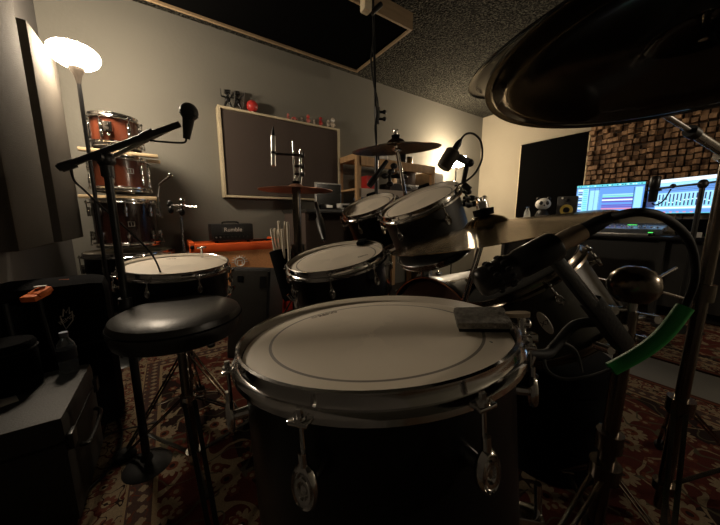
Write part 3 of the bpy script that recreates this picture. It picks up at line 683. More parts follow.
b = MB(); b.cyl((0.057, 0, -0.02), (0.057, 0, 0.018), 0.006); b.cyl((0.060, 0, -0.03), (0.060, 0, -0.012), 0.011); b.bar((0.05, -0.006, -0.012), (0.075, -0.006, -0.012), 0.014, 0.012, bev=0.002); b.ball((0.063, 0, 0.006), 0.008)
b.build('rim_clamp', chrome, t)
# microphone clamp with gooseneck
cl0 = at(497, 350, d=0.40); cl1 = at(545, 354, d=0.42)
t = thing('microphone_clamp', 'black rim clamp and arm holding the big drum microphone', 'microphone clamp', cl0)
MB().tube([(0, 0, 0), at(515, 352, d=0.40)-cl0, cl1-cl0, at(556, 345, d=0.43)-cl0, at(575, 325, d=0.44)-cl0, at(600, 322, d=0.43)-cl0], 0.0075, n=12).build('gooseneck', black_rubber, t)
b = MB(); b.m(black_plastic).bar(at(492, 347, d=0.375)-cl0, at(520, 352, d=0.39)-cl0, 0.018, 0.011, bev=0.003)
b.bar(at(508, 372, d=0.39)-cl0, at(532, 378, d=0.41)-cl0, 0.020, 0.020, bev=0.005); b.bar(at(522, 350, d=0.40)-cl0, at(524, 378, d=0.41)-cl0, 0.02, 0.012, up=c_f, bev=0.003)
b.build('clamp_jaw', None, t)
b = MB()
for q in ((506, 362), (515, 366)): b.cyl(at(q[0], q[1], d=0.375)-cl0, at(q[0]+12, q[1]-14, d=0.385)-cl0, 0.004)
b.cyl(at(528, 372, d=.40)-cl0, at(534, 356, d=.40)-cl0, 0.003); b.build('clamp_screws', chrome, t)
hA = at(549, 252, d=0.375); hB = at(616, 337, d=0.43)
b = MB(); b.m(black_plastic).bar(hA-cl0, hB-cl0, 0.016, 0.013, up=c_f, bev=0.004)
b.bar(at(590, 300, d=.41)-cl0, at(624, 346, d=.435)-cl0, 0.026, 0.02, up=c_f, bev=0.005); b.build('holder_arm', None, t)
b = MB(); off = (c_r*0.7 + c_u*0.7)*0.0085 - c_f*0.004
b.tube([hA-cl0+off-c_r*0.004, hA.lerp(hB, 0.25)-cl0+off, hA.lerp(hB, 0.6)-cl0+off*1.1, hB-cl0+off], 0.0016, n=6)
for k in (0.72, 0.84, 0.95):
    q = hA.lerp(hB, k)-cl0+off*0.8; b.cyl(q-c_u*0.007, q+c_u*0.006, 0.0035)
b.build('edge_trim', silver, t)
# big mic
m0 = at(480, 284, d=0.385); m1 = at(556, 245, d=0.37); axm = (m1-m0).normalized(); Lm = (m1-m0).length
t = thing('drum_microphone', 'big black drum microphone hovering over the near floor tom edge', 'microphone', m0, aim(axm))
MB().lathe([(0, -0.006), (0.015, -0.004), (0.019, 0.0), (0.0205, 0.006), (0.0205, Lm*0.42), (0.0185, Lm*0.45), (0.0185, Lm*0.50), (0.020, Lm*0.53), (0.020, Lm*0.96), (0.018, Lm), (0, Lm)], 48).build('body', mat('mic_body_black', (0.014, 0.013, 0.012), 0.32, 0.5), t)
b = MB()
for i in range(12):
    a = 2*PI*i/12; u = V((math.cos(a), math.sin(a), 0))
    for z in (0.02, 0.037): b.ball(u*0.020 + V((0, 0, z)), 0.0042, (1, 1, 1.2), n=8)
b.build('grille_ports', black_rubber, t)
xp0 = Lm + 0.002
MB().lathe([(0, xp0-0.004), (0.0125, xp0), (0.0125, xp0+0.024), (0.011, xp0+0.034), (0, xp0+0.034)], 24).build('plug', mat('worn_plug_metal', (0.50, 0.40, 0.30), 0.4, 0.9), t)
MB().lathe([(0.010, xp0+0.032), (0.0095, xp0+0.055), (0.006, xp0+0.075), (0, xp0+0.075)], 20).build('strain_relief', black_rubber, t)
mend = m0 + axm*(xp0+0.07)
t = thing('microphone_cable', 'black cable arching from the big microphone, with a green sleeve', 'cable', mend)
gp = [at(685, 307, d=0.43), at(664, 334, d=0.437), at(640, 353, d=0.445), at(611, 369, d=0.455)]
pts = [mend, at(640, 212, d=0.335), at(668, 220, d=0.35), at(690, 243, d=0.38), at(695, 278, d=0.41), gp[0]]
MB().tube([p-mend for p in pts], (0.0055, 0.0045), n=12).build('upper_cable', black_rubber, t)
MB().tube([p-mend for p in gp], 0.0105, n=14).build('green_sleeve', green_rubber, t)
pts = [gp[-1], at(590, 376, d=0.47), at(565, 379, d=0.48), at(548, 371, d=0.49), at(545, 356, d=0.50), at(556, 342, d=0.52), at(575, 350, d=.53), at(582, 372, d=.53)]
MB().tube([p-mend for p in pts], 0.0028, n=8).build('lower_cable', mat('grey_cable', (0.035, 0.035, 0.035), 0.4), t)

# clip mic on the large rack tom
s0 = at(443, 168, d=0.98); s1 = at(460, 141, d=0.96)
axc = (s1-s0).normalized(); Ls = (s1-s0).length
t = thing('drum_microphone', 'black drum microphone clipped above the larger rack tom', 'microphone', s0, aim(axc))
MB().lathe([(0, -0.004), (0.014, -0.004), (0.024, 0.0), (0.026, 0.010), (0.026, Ls*0.60), (0.021, Ls*0.66), (0, Ls*0.66)], 28).build('body', mat('mic_body_grey', (0.05, 0.042, 0.03), 0.45, 0.3), t)
MB().lathe([(0, Ls*0.64), (0.011, Ls*0.66), (0.011, Ls*0.9), (0.006, Ls*1.05), (0, Ls*1.05)], 16).build('plug', black_metal, t)
t2 = thing('rim_mount', 'black clip holding the microphone on the larger rack tom rim', 'microphone clip', at(468, 178, d=1.0))
o_ = at(468, 178, d=1.0)
b = MB(); b.bar(at(453, 155, d=.97)-o_, at(470, 163, d=.98)-o_, 0.022, 0.018, up=c_f, bev=0.004); b.bar(at(468, 160, d=.98)-o_, at(463, 184, d=1.0)-o_, 0.014, 0.014, up=c_f, bev=0.003); b.ball(at(470, 163, d=.98)-o_, 0.014); b.bar(at(463, 184, d=1.0)-o_, at(470, 190, d=1.0)-o_, 0.02, 0.02, bev=0.004)
b.build('bracket', black_plastic, t2)
solo('microphone_cable', MB().tube([at(460.5, 140, d=.96), at(466, 134, d=.96), at(474, 134, d=.97), at(481, 142, d=.98), at(482, 158, d=.99), at(476, 172, d=1.0), at(466, 181, d=1.01), at(455, 186, d=1.06)], 0.0036, n=8), black_rubber, 'thin black cable looping from the clip microphone on the rack tom', 'cable')
b = MB(); o_ = at(472, 200, d=1.06)
for q in ((468, 192), (472, 198), (469, 205), (474, 204)): b.ball(at(q[0], q[1], d=1.05)-o_, 0.014, (1, 1, 0.8)); b.cyl(at(q[0], q[1], d=1.05)-o_, at(464, q[1], d=1.03)-o_, 0.006)
t2 = thing('mounting_knobs', 'cluster of black wing knobs on the larger rack tom side', 'knobs', o_); b.build('wing_knobs', black_plastic, t2)

# ------------------------------------------------------------------ throne
sx, sy, sz = 0.001, 0.981, 0.632
t = thing('drum_throne', 'round black padded drum throne on a steel tripod', 'drum throne', (sx, sy, 0))
MB().lathe([(0, sz+0.002), (0.10, sz+0.002), (0.145, sz-0.002), (0.165, sz-0.012), (0.172, sz-0.028), (0.172, sz-0.055), (0.165, sz-0.075), (0.13, sz-0.085), (0, sz-0.085)], 64).build('seat', vinyl, t)
MB().torus(0.1715, 0.0028, Matrix.Translation((0, 0, sz-0.03)), 64, 6).build('piping', black_cloth, t)
b = MB(); b.box((0, 0, sz-0.095), (0.10, 0.10, 0.02), bev=0.004); b.cyl((0, 0, sz-0.14), (0, 0, sz-0.09), 0.019); b.build('seat_bracket', chrome_worn, t)
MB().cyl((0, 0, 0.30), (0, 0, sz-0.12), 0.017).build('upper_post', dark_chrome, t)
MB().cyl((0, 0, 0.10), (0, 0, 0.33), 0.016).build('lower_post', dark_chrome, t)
MB().cyl((0, 0, 0.12), (0, 0, 0.145), 0.024).build('brace_hub', chrome, t); b = MB(); b.cyl((0, 0, 0.315), (0, 0, 0.345), 0.024); b.cyl((0, 0, 0.33), (0.045, -0.01, 0.33), 0.006); b.bar((0.045, -0.01, 0.31), (0.045, -0.01, 0.35), 0.008, 0.01, up=(1, 0, 0), bev=0.002); b.build('height_clamp', chrome, t)
for a in (math.radians(-85), math.radians(12), math.radians(128)):
    u = V((math.cos(a), math.sin(a), 0)); s_ = V((-u.y, u.x, 0))*0.014; b = MB(); ft = u*0.35 + V((0, 0, 0.022))
    for s1 in (-1, 1): b.bar(V((0, 0, 0.33)) + u*0.02 + s_*s1, ft + s_*s1*0.5, 0.012, 0.003)
    b.bar(V((0, 0, 0.13)) + u*0.02, V((0, 0, 0.33)).lerp(ft, 0.6), 0.012, 0.004); lg = b.build('leg', black_metal, t)
    MB().ball(ft, 0.030, (1.2, 1, 0.9)).build('rubber_foot', black_rubber, lg)

# ------------------------------------------------------------------ vocal mic stand at left
bj = at(106, 160, d=0.851); ft = V((bj.x + 0.03, bj.y + 0.02, 0))
ft = V((bj.x, bj.y, 0))
t = thing('microphone_stand', 'black boom microphone stand in front of the stacked brown drums', 'microphone stand', ft)
MB().cyl((0, 0, 0.05), (0, 0, 0.62), 0.0125).build('lower_tube', black_metal, t)
MB().cyl((0, 0, 0.60), bj-ft, 0.011).build('upper_tube', black_metal, t)
b = MB(); b.cyl((0, 0, 0.57), (0, 0, 0.64), 0.018); b.build('collar', black_plastic, t)
e0 = at(58, 168.5, d=0.795); e1 = at(180, 124, d=0.906)
MB().cyl(e0-ft, at(146, 136, d=0.875)-ft, 0.0095).build('boom_tube', black_metal, t)
MB().cyl(at(60, 168, d=0.795)-ft, at(75, 163, d=0.814)-ft, 0.013).build('counterweight', black_rubber, t)
MB().cyl(bj-ft, e1-ft, 0.0065).build('boom_rod', nickel, t)
b = MB(); b.ball(bj-ft, 0.024); b.cyl(bj-ft-c_f*0.03, bj-ft+c_f*0.02, 0.014); q = at(148, 135, d=0.879)-ft; dd = (e1-bj).normalized(); MB().cyl(q-dd*0.02, q+dd*0.02, 0.013).build('grip_collar', black_plastic, t); b.cyl(bj-ft, bj-ft-V((0, 0, 0.05)), 0.017); b.build('boom_clamp', black_plastic, t)
MB().cyl(at(145, 136.3, d=0.874)-ft, e1-ft, 0.0095).build('grip_sleeve', black_metal, t)
MB().lathe([(0, 0), (0.075, 0), (0.075, 0.012), (0.06, 0.030), (0.02, 0.04), (0.014, 0.06), (0, 0.06)], 40).build('round_base', black_rubber, t)
v1 = at(189, 112, d=0.897); v0 = at(186.5, 139, d=0.916); axv = (v1-v0).normalized(); Lv = (v1-v0).length
t = thing('vocal_microphone', 'black handheld vocal microphone upright at the end of the boom', 'microphone', v0, aim(axv))
MB().lathe([(0, 0), (0.010, 0), (0.011, 0.01), (0.018, Lv*0.80), (0.020, Lv*0.88), (0, Lv*0.88)], 24).build('handle', black_metal, t)
MB().ball((0, 0, Lv*1.0), 0.027, (1, 1, 1.0), n=24).build('grille_ball', mat('dark_mesh', (0.02, 0.02, 0.02), 0.5, 0.6, bump=0.8, bscale=400), t)
MB().torus(0.0235, 0.004, Matrix.Translation((0, 0, Lv*0.90)), 24, 6).build('grille_band', black_metal, t)
solo('microphone_cable', MB().tube([v0, at(184, 142.5, d=0.916), at(172, 142.5, d=0.897), at(150, 140.5, d=0.879)], 0.003, n=8), black_rubber, 'thin black cable under the vocal microphone and boom', 'cable')
solo('hanging_cable', MB().tube([at(70, 165, d=0.814), at(74, 180, d=0.833), at(84, 190, d=0.879), at(100, 205, d=0.925), at(130, 232, d=0.971), at(153, 256, d=0.999), at(165, 285, d=1.018)], 0.003, n=8), black_rubber, 'black cable sagging from the boom end down past the drums', 'cable')
solo('floor_cable', MB().tube([at(118, 385, Z=0.015), at(112, 405, Z=0.015), at(121, 425, Z=0.015), at(120, 450, Z=0.015), at(108, 470, Z=0.015), at(90, 488, Z=0.015), at(76, 500, Z=0.015)], 0.004, n=8), black_rubber, 'black cable running along the left rug border', 'cable')
solo('floor_cable', MB().tube([at(96, 448, Z=0.015), at(108, 435, Z=0.022), at(130, 428, Z=0.022), at(150, 424, Z=0.02), at(165, 418, Z=0.015)], 0.0035, n=8), black_rubber, 'black cable crossing the rug border towards the throne', 'cable')

# overhead stand with cables
oh0 = at(372.5, -25, d=1.62); oh1 = at(377, 215, d=1.72); ft = V((oh1.x, oh1.y, 0))
t = thing('microphone_stand', 'tall black overhead stand rising in front of the shelf unit', 'microphone stand', ft)
MB().cyl((0, 0, 0.05), at(376.5, 150, d=1.70)-ft, 0.012).build('lower_tube', black_metal, t)
MB().cyl(at(376.5, 152, d=1.70)-ft, oh0-ft, 0.008).build('upper_tube', black_metal, t)
b = MB()
for py, rr in ((112, 0.018), (119, 0.014), (150, 0.018)):
    q = at(377, py, d=1.68)-ft; b.cyl(q-V((0, 0, 0.025)), q+V((0, 0, 0.025)), rr); b.cyl(q, q+c_r*0.045, 0.008); b.ball(q+c_r*0.045, 0.013)
b.build('collars', black_plastic, t)
for a in (0.9, 3.0, 5.1):
    u = V((math.cos(a), math.sin(a), 0)); b = MB(); b.bar(V((0, 0, 0.25)), u*0.33 + V((0, 0, 0.02)), 0.012, 0.012); lg = b.build('leg', black_metal, t)
    MB().ball(u*0.33 + V((0, 0, 0.02)), 0.02).build('rubber_foot', black_rubber, lg)
solo('hanging_cable', MB().tube([at(369, -10, d=1.58), at(374, 30, d=1.6), at(371, 60, d=1.6), at(374, 85, d=1.62), at(378, 105, d=1.64), at(375, 130, d=1.66), at(379, 160, d=1.66)], 0.005, n=8), black_rubber, 'black cable wound down the tall overhead stand', 'cable')
q = at(366, 3, d=1.5)
t = thing('boom_clamp', 'dark clamp with tan grip at the top of the overhead stand', 'clamp', q)
b = MB(); b.m(wood_light).box((0, 0, 0.0), (0.05, 0.05, 0.09), bev=0.012); b.m(black_metal).cyl((0.04, 0, -0.03), (0.10, 0, 0.03), 0.014); b.build('grip', None, t)
# small microphones under the crash
q0 = at(369, 186, d=1.42); q1 = at(389, 158, d=1.42)
t = thing('drum_microphone', 'slim black microphone angled below the crash cymbal', 'microphone', q0, aim(q1-q0))
Lq = (q1-q0).length
MB().lathe([(0, 0), (0.016, 0.0), (0.018, 0.03), (0.014, 0.07), (0.010, Lq*0.9), (0, Lq*0.9)], 20).build('body', black_metal, t)
q0 = at(385, 176, d=1.40); t = thing('stand_clamp', 'dark multi clamp on the crash cymbal stand', 'clamp', q0)
b = MB()
for px, py in ((385, 176), (391, 172), (398, 176), (404, 177), (394, 166), (390, 184)):
    p = at(px, py, d=1.42) - q0; b.ball(p, 0.016, (1.3, 1, 0.9)); b.cyl(p, (0.03, 0, 0), 0.008)
b.build('knobs', black_metal, t)
q0 = at(324, 240, d=1.12); q1 = at(316, 203, d=1.4)
t = thing('drum_microphone', 'slender black microphone pointing down at the centre snare', 'microphone', q0, aim(q1-q0)); Lq = (q1-q0).length
MB().lathe([(0, 0), (0.008, 0), (0.010, 0.02), (0.014, 0.06), (0.017, 0.10), (0.017, Lq*0.5), (0.010, Lq*0.55), (0.008, Lq), (0, Lq)], 20).build('body', black_plastic, t)
MB().cyl((0, 0, -0.012), (0, 0, 0.001), 0.004).build('tip', chrome, t)

# ------------------------------------------------------------------ stack of drums in the left corner
SX, SY = -0.235, 2.455
def stack_drum(label, z0, z1, R, m, lugs, spin, name='floor_tom', hm=None, double=True, cat='drum'):
    return drum(name, label, (SX, SY, z1), (0, 0, 1), R, z1-z0-0.03, m, hm or head_mat('stack_head_%d' % int(z1*100), (0.5, 0.46, 0.4), R, smudge=0.1), lugs=lugs, spin=spin, double=double, cat=cat, lug_style='tube', big=0.8)
drum('bass_drum', 'black bass drum standing on end under the stacked brown drums', (SX, SY, 0.668), (0, 0, 1), 0.235, 0.36, black_gloss, head_mat('kick_white', (0.35, 0.31, 0.25), 0.235, smudge=0.1), lugs=8, spin=0.3, double=True, cat='bass drum', lug_style='tube', legs=None)
t = thing('drum_riser', 'low black box under the upended bass drum', 'box', (SX, SY, 0)); MB().box((0, 0, 0.14), (0.44, 0.44, 0.28), bev=0.01).build('body', black_cloth, t)
mar = stack_drum('dark maroon floor tom at the bottom of the brown drum stack', 0.70, 1.005, 0.166, shell_maroon, 8, 0.10, cat='floor tom')
mid = stack_drum('red brown tom in the middle of the drum stack', 1.050, 1.272, 0.140, shell_brown, 6, 0.35, 'rack_tom', cat='rack tom')
top = stack_drum('red brown tom with chrome mount on top of the drum stack', 1.322, 1.515, 0.118, shell_brown, 6, 0.1, 'rack_tom', cat='rack tom')
for zz, py, lab in ((1.026, 196, 'between the maroon floor tom and the middle brown tom'), (1.297, 153, 'under the topmost brown tom')):
    for yy, side in ((SY-0.11, 'front'), (SY+0.11, 'rear')):
        x0, x1 = at(78, py-4, Y=yy).x, at(158, py+4, Y=yy).x
        if side == 'rear': x0 += 0.05; x1 += 0.01
        solo('wooden_slat', MB().box((0, 0, 0), (x1-x0, 0.035, 0.020), bev=0.003), ply, side + ' pale wooden slat ' + lab, 'slat').location = ((x0+x1)/2, yy, zz)
# bracket on top drum and badges facing the camera
toC = (CAM - V((SX, SY, 0))); toC.z = 0; toC.normalize(); sd = V((-toC.y, toC.x, 0))
def mount(root, zc, R, k):
    bpy.context.view_layer.update(); inv = root.matrix_world.inverted()
    u = (Matrix.Rotation(k, 3, 'Z') @ toC); p = inv @ (V((SX, SY, zc)) + u*R)
    uu = inv.to_3x3() @ u; return p, uu, inv.to_3x3() @ (Matrix.Rotation(k, 3, 'Z') @ sd)
p, u, s_ = mount(top, 1.44, 0.12, -0.25)
b = MB(); M = basis(p, s_, (0, 0, 1)); b.box((0, 0, 0.008), (0.045, 0.06, 0.02), M, bev=0.006); b.cyl(M @ V((0, 0.012, 0.01)), M @ V((0, 0.012, 0.035)), 0.012); b.cyl(M @ V((0, -0.012, 0.01)), M @ V((0, -0.012, 0.03)), 0.01); b.ball(M @ V((0, -0.045, 0.012)), 0.010); b.build('mount_bracket', chrome, top)
for root_, zc, R, k in ((mar, 0.86, 0.168, 0.12), (mid, 1.19, 0.142, 0.35)):
    p, u, s_ = mount(root_, zc, R, k); M = basis(p, s_, (0, 0, 1)); b = MB()
    for x, y, w_, h_ in ((0, 0.014, 0.034, 0.004), (0, -0.014, 0.034, 0.004), (0.015, 0, 0.004, 0.03), (-0.015, 0, 0.004, 0.03), (0, 0, 0.005, 0.02)): b.box((x, y, 0.001), (w_, h_, 0.004), M)
    b.build('badge', nickel, root_)
# bent tom leg rods sticking up on the right of the stack
b = MB(); o_ = at(161, 200, d=1.45)
b.tube([at(162, 218, d=1.45)-o_, at(158, 200, d=1.45)-o_, at(159, 186, d=1.45)-o_], 0.005, smooth=3); b.tube([at(159, 186, d=1.45)-o_, at(160, 184, d=1.45)-o_, at(170, 176, d=1.45)-o_], 0.005, smooth=3)
b.ball(at(170.5, 175.5, d=1.45)-o_, 0.010); bpy.context.view_layer.update(); ob = b.build('bent_rod', chrome, mar); ob.location = mar.matrix_world.inverted() @ o_; ob.rotation_euler = mar.matrix_world.to_3x3().inverted().to_euler()
# hardware stand between stack and amp
hw = at(180, 208, d=1.85); ft = (hw.x, hw.y)
rod_stand('cymbal_stand', 'short folded chrome hardware stand against the wall beside the stack', (hw.x, hw.y, hw.z+0.0), ft, (-0.9, 0.3, 1.4), r=0.010, m=chrome_worn, leg_r=0.16)
t = thing('hardware_clamp', 'chrome clamps with hook arm on top of the short hardware stand', 'clamp', hw)
b = MB(); b.m(black_metal)
for px, py in ((170, 204), (171, 210), (182, 212)): b.ball(at(px, py, d=1.85)-hw, 0.020, (0.9, 0.9, 1.3))
b.m(chrome); b.ball(at(182, 201, d=1.85)-hw, 0.020); b.ball(at(182, 206, d=1.84)-hw, 0.016); b.cyl(at(170, 206, d=1.85)-hw, at(184, 206, d=1.85)-hw, 0.010); b.tube([at(183, 205, d=1.85)-hw, at(190, 207, d=1.85)-hw, at(197, 207, d=1.85)-hw], 0.006, smooth=3)
b.build('clamps', None, t)

# ------------------------------------------------------------------ amplifier
CX0, CX1, CY, CZ = 0.105, 0.80, 2.40, 0.702
t = thing('speaker_cabinet', 'bright orange guitar speaker cabinet against the back wall', 'guitar cabinet', ((CX0+CX1)/2, CY+0.17, 0))
cw = CX1-CX0
for z in (CZ-0.033, 0.233): MB().box((0, 0, z), (cw, 0.34, 0.066), bev=0.012).build('cabinet_shell', orange_vinyl, t)
for x in (-cw/2+0.018, cw/2-0.018): MB().box((x, 0, 0.46), (0.036, 0.34, 0.52), bev=0.010).build('cabinet_shell', orange_vinyl, t)
MB().box((0, 0.15, 0.46), (cw-0.07, 0.02, 0.45)).build('back_panel', cab_black, t)
g = MB().box((0, -0.15, 0.45), (cw-0.07, 0.02, 0.44)).build('grille_cloth', grille, t, smooth=False)
for sx_ in (-1, 1): MB().ball((sx_*(cw/2-0.02), -0.165, CZ-0.02), 0.018, (1, 0.5, 1)).build('corner_cap', black_metal, t)
for x in (-0.25, 0.25):
    for y in (-0.12, 0.12): MB().cyl((x, y, 0), (x, y, 0.2), 0.02).build('foot', black_rubber, t)
# crest and name plate: simple ring with rays and a plate
cp = at(240, 262, Y=CY) - V(t.location); cp.y = -0.162
b = MB(); b.torus(0.036, 0.005, basis(cp, (1, 0, 0), (0, 0, 1)), 24, 6)
for k in range(9):
    a = PI*k/8; b.bar(cp + V((math.cos(a)*0.04, 0, math.sin(a)*0.04)), cp + V((math.cos(a)*0.062, 0, math.sin(a)*0.055)), 0.006, 0.006)
b.bar(cp+V((-0.018, 0, -0.02)), cp+V((-0.018, 0, 0.012)), 0.006, 0.006); b.bar(cp+V((0.018, 0, -0.02)), cp+V((0.018, 0, 0.012)), 0.006, 0.006); b.bar(cp+V((-0.02, 0, 0.012)), cp+V((0.02, 0, 0.012)), 0.006, 0.006)
b.build('crest', logo_pale, t)
np_ = at(241.5, 272, Y=CY) - V(t.location); np_.y = -0.163
pl_ = MB().box(np_, (0.125, 0.004, 0.034)).build('name_plate', logo_pale, t)
text('lettering', 'ORANGE', 0.03, mat('plate_ink', (0.10, 0.05, 0.03), 0.6), pl_, basis(np_ + V((0, -0.003, 0)), (1, 0, 0), (0, 0, 1)), 0.0004)
hx0, hx1 = 0.262, 0.575
t = thing('amplifier_head', 'small black amplifier head sitting on the orange cabinet', 'amplifier', ((hx0+hx1)/2, CY+0.14, CZ))
MB().box((0, 0, 0.082), (hx1-hx0, 0.20, 0.135), bev=0.012).build('case', cab_black, t)
MB().box((0, -0.101, 0.045), (hx1-hx0-0.03, 0.006, 0.04)).build('control_panel', black_metal, t)
for k in range(9): MB().cyl((-0.125+k*0.029, -0.104, 0.046), (-0.125+k*0.029, -0.116, 0.046), 0.006, n=12).build('knob', nickel if k < 2 else black_plastic, t)
MB().box((0, -0.102, 0.103), (0.16, 0.004, 0.042)).build('logo_window', mat('dark_mesh_panel', (0.03, 0.03, 0.028), 0.6), t)
text('logo_lettering', 'Rumble', 0.044, logo_pale, t, basis(V((0, -0.105, 0.103)), (1, 0, 0), (0, 0, 1)), 0.0008)
MB().tube([(-0.06, 0, 0.148), (-0.05, 0, 0.162), (0.05, 0, 0.162), (0.06, 0, 0.148)], 0.007, smooth=3).build('handle', black_rubber, t)
for x in (-0.12, 0.12): MB().cyl((x, -0.06, 0), (x, -0.06, 0.016), 0.012).build('foot', black_rubber, t)
for x in (-0.11, 0.13): MB().cyl((x, 0.06, 0), (x, 0.06, 0.016), 0.012).build('foot', black_rubber, t)
solo('signal_cable', MB().tube([V((0.58, 2.47, CZ+0.012)), V((0.65, 2.50, CZ+0.008)), V((0.70, 2.55, CZ+0.008)), V((0.74, 2.50, CZ+0.008)), V((0.68, 2.45, CZ+0.008))], 0.006, n=8), black_rubber, 'coiled black cable on top of the orange cabinet', 'cable')
# powered speaker / dark box in front of the cabinet
q = at(252, 275, d=1.62); dirx = c_r
t = thing('floor_speaker', 'dark grilled floor speaker leaning back before the orange cabinet', 'speaker', (q.x+0.01, q.y+0.10, 0), (0, 0, -0.70))
Mt = Matrix.Rotation(math.radians(-12), 4, 'X')
MB().box((0, 0.0, 0.31), (0.26, 0.22, 0.56), Mt, bev=0.012).build('cabinet', cab_black, t)
MB().box((0, -0.113, 0.31), (0.23, 0.008, 0.52), Mt, bev=0.003).build('front_grille', mat('speaker_grille', (0.022, 0.020, 0.017), 0.35), t)
MB().box((0.085, -0.119, 0.50), (0.035, 0.004, 0.07), Mt).build('port', black_gloss, t); MB().box((-0.06, -0.119, 0.52), (0.035, 0.003, 0.03), Mt).build('port', black_gloss, t)
MB().box((-0.135, -0.115, 0.578), (0.05, 0.012, 0.008), Mt).build('label_strip', white_plastic, t)
text('lettering', 'klt', 0.035, logo_dim, t, Mt @ basis(V((-0.07, -0.118, 0.24)), (1, 0, 0), (0, 0, 1)), 0.0005)
# red cloth bag
b = MB(); o_ = at(281, 295, d=2.0)
b.box((0, 0, 0.14), (0.26, 0.22, 0.28), bev=0.05); b.box((0.02, -0.05, 0.20), (0.2, 0.2, 0.16), Matrix.Rotation(0.2, 4, 'Y'), bev=0.05)
t = thing('red_bag', 'slumped bright red cloth bag on the floor beside the cabinet', 'bag', (at(284, 285, Y=2.0).x, 2.0, 0.12)); b.build('cloth', red_cloth, t)
MB().tube([(-0.05, -0.1, 0.25), (0, -0.13, 0.31), (0.06, -0.1, 0.25)], 0.008).build('strap', red_cloth, t)
# stick bag with sticks, hung on the stand
sb0 = at(280, 252, d=1.66); sb1 = at(291, 300, d=1.60)
t = thing('stick_bag', 'black stick bag hanging beside the thick chrome stand', 'stick bag', sb1, aim(sb0-sb1))
Ls = (sb0-sb1).length
MB().lathe([(0, 0), (0.035, 0.0), (0.045, 0.02), (0.062, Ls), (0.058, Ls), (0.040, 0.03), (0, 0.03)], 24, Matrix.Diagonal((1, 0.7, 1, 1))).build('bag_body', black_cloth, t)
MB().torus(0.060, 0.004, Matrix.Translation((0, 0, Ls)) @ Matrix.Diagonal((1, 0.7, 1, 1)), 24, 6).build('rim_binding', black_rubber, t)
tips = [(271, 228.5), (274.5, 228), (278, 229), (282, 228.5), (278.5, 220.5), (285, 221), (287.5, 221.5)]
labs = ['leftmost pale drumstick standing in the black stick bag', 'second short drumstick from the left in the stick bag', 'third short drumstick from the left in the stick bag', 'rightmost short drumstick in the stick bag', 'leftmost of the taller drumsticks in the stick bag', 'middle of the taller drumsticks in the stick bag', 'rightmost tall drumstick in the stick bag']
ex = (sb0-sb1).normalized()
for k, ((px, py), lb) in enumerate(zip(tips, labs)):
    tp = at(px, py, d=1.64 + 0.02*(k % 3)); bt = sb0 - ex*0.17 + c_r*(-0.032+0.0105*k if k < 4 else -0.01+0.018*(k-4)) + c_f*(0.012*(k % 3)-0.012); dd = (bt-tp).normalized(); L2 = (bt-tp).length
    t = thing('drumstick', lb, 'drumstick', bt, aim(-dd), 'drumsticks in the hanging stick bag')
    MB().lathe([(0, 0), (0.007, 0.003), (0.008, 0.02), (0.008, L2-0.02), (0.007, L2-0.004), (0, L2)], 12).build('shaft', stick_wood, t)

# desk with small screen behind the stands
t = thing('side_desk', 'dark low desk in the shadow under the wall board', 'desk', (1.25, 2.42, 0))
MB().box((0, 0, 0.955), (0.66, 0.56, 0.03), bev=0.004).build('desk_top', black_satin, t)
for x in (-0.31, 0.31): MB().box((x, 0, 0.47), (0.03, 0.5, 0.94)).build('side_panel', panel_taupe, t)
MB().box((0, 0.05, 0.55), (0.59, 0.02, 0.78)).build('front_panel', panel_taupe, t)
s0, s1 = at(314.5, 182, Y=2.34), at(341, 211, Y=2.34)
sw, sh = s1.x-s0.x, s0.z-s1.z
t = thing('small_screen', 'small dark screen with silver bezel on the dark low desk', 'screen', ((s0.x+s1.x)/2, 2.34, 0.971))
zb = s1.z - 0.971
MB().box((0, 0, zb+sh/2), (sw, 0.02, sh), bev=0.004).build('bezel', silver, t)
MB().box((0.003, -0.010, zb+sh/2-0.002), (sw-0.02, 0.004, sh-0.018)).build('glass', screen_black, t)
MB().box((0, 0.02, 0.03), (0.03, 0.02, 0.12)).build('neck', silver, t); MB().box((0, 0.02, 0.005), (0.16, 0.12, 0.01)).build('foot', silver, t)
for (xx, hh_, mm, lb) in ((-0.06, 0.05, screen_black, 'dark little box under the small screen'), (0.10, 0.055, white_plastic, 'white little box under the small screen')):
    t = thing('desktop_box', lb, 'box', ((s0.x+s1.x)/2+xx, 2.24, 0.971)); MB().box((0, 0, hh_/2), (0.10, 0.07, hh_), bev=0.004).build('case', mm, t); MB().box((0, -0.036, hh_/2), (0.06, 0.003, hh_*0.4)).build('front_plate', silver if mm is screen_black else screen_black, t)

# ------------------------------------------------------------------ pine shelf unit
q0 = at(358, 152, Y=2.46); q1 = at(436, 150, Y=2.46)
sxl, sxr = q0.x, 2.73; syf, syb, stz = 2.46, 2.82, 1.515
t = thing('shelf_unit', 'open pine shelf unit standing behind the crash cymbal', 'shelf', ((sxl+sxr)/2, (syf+syb)/2, 0)); hw_ = (sxr-sxl)/2; hd = (syb-syf)/2
for x in (-hw_, hw_):
    for y in (-hd, hd): MB().box((x, y, stz/2), (0.055, 0.04, stz), bev=0.003).build('post', wood_pine, t)
MB().box((0.25, hd, stz/2), (0.055, 0.035, stz), bev=0.003).build('post', wood_pine, t)
for z in (stz-0.01, 1.19, 0.6):
    MB().box((0, 0, z), (2*hw_+0.04, 2*hd, 0.02)).build('shelf_board', wood_pine, t)
    MB().box((0, -hd-0.005, z-0.035), (2*hw_, 0.03, 0.09), bev=0.003).build('shelf_rail', wood_white if z < 1.3 else wood_pine, t)
MB().box((-hw_, 0, stz+0.0), (0.05, 2*hd, 0.06), bev=0.003).build('end_rail', wood_pine, t)
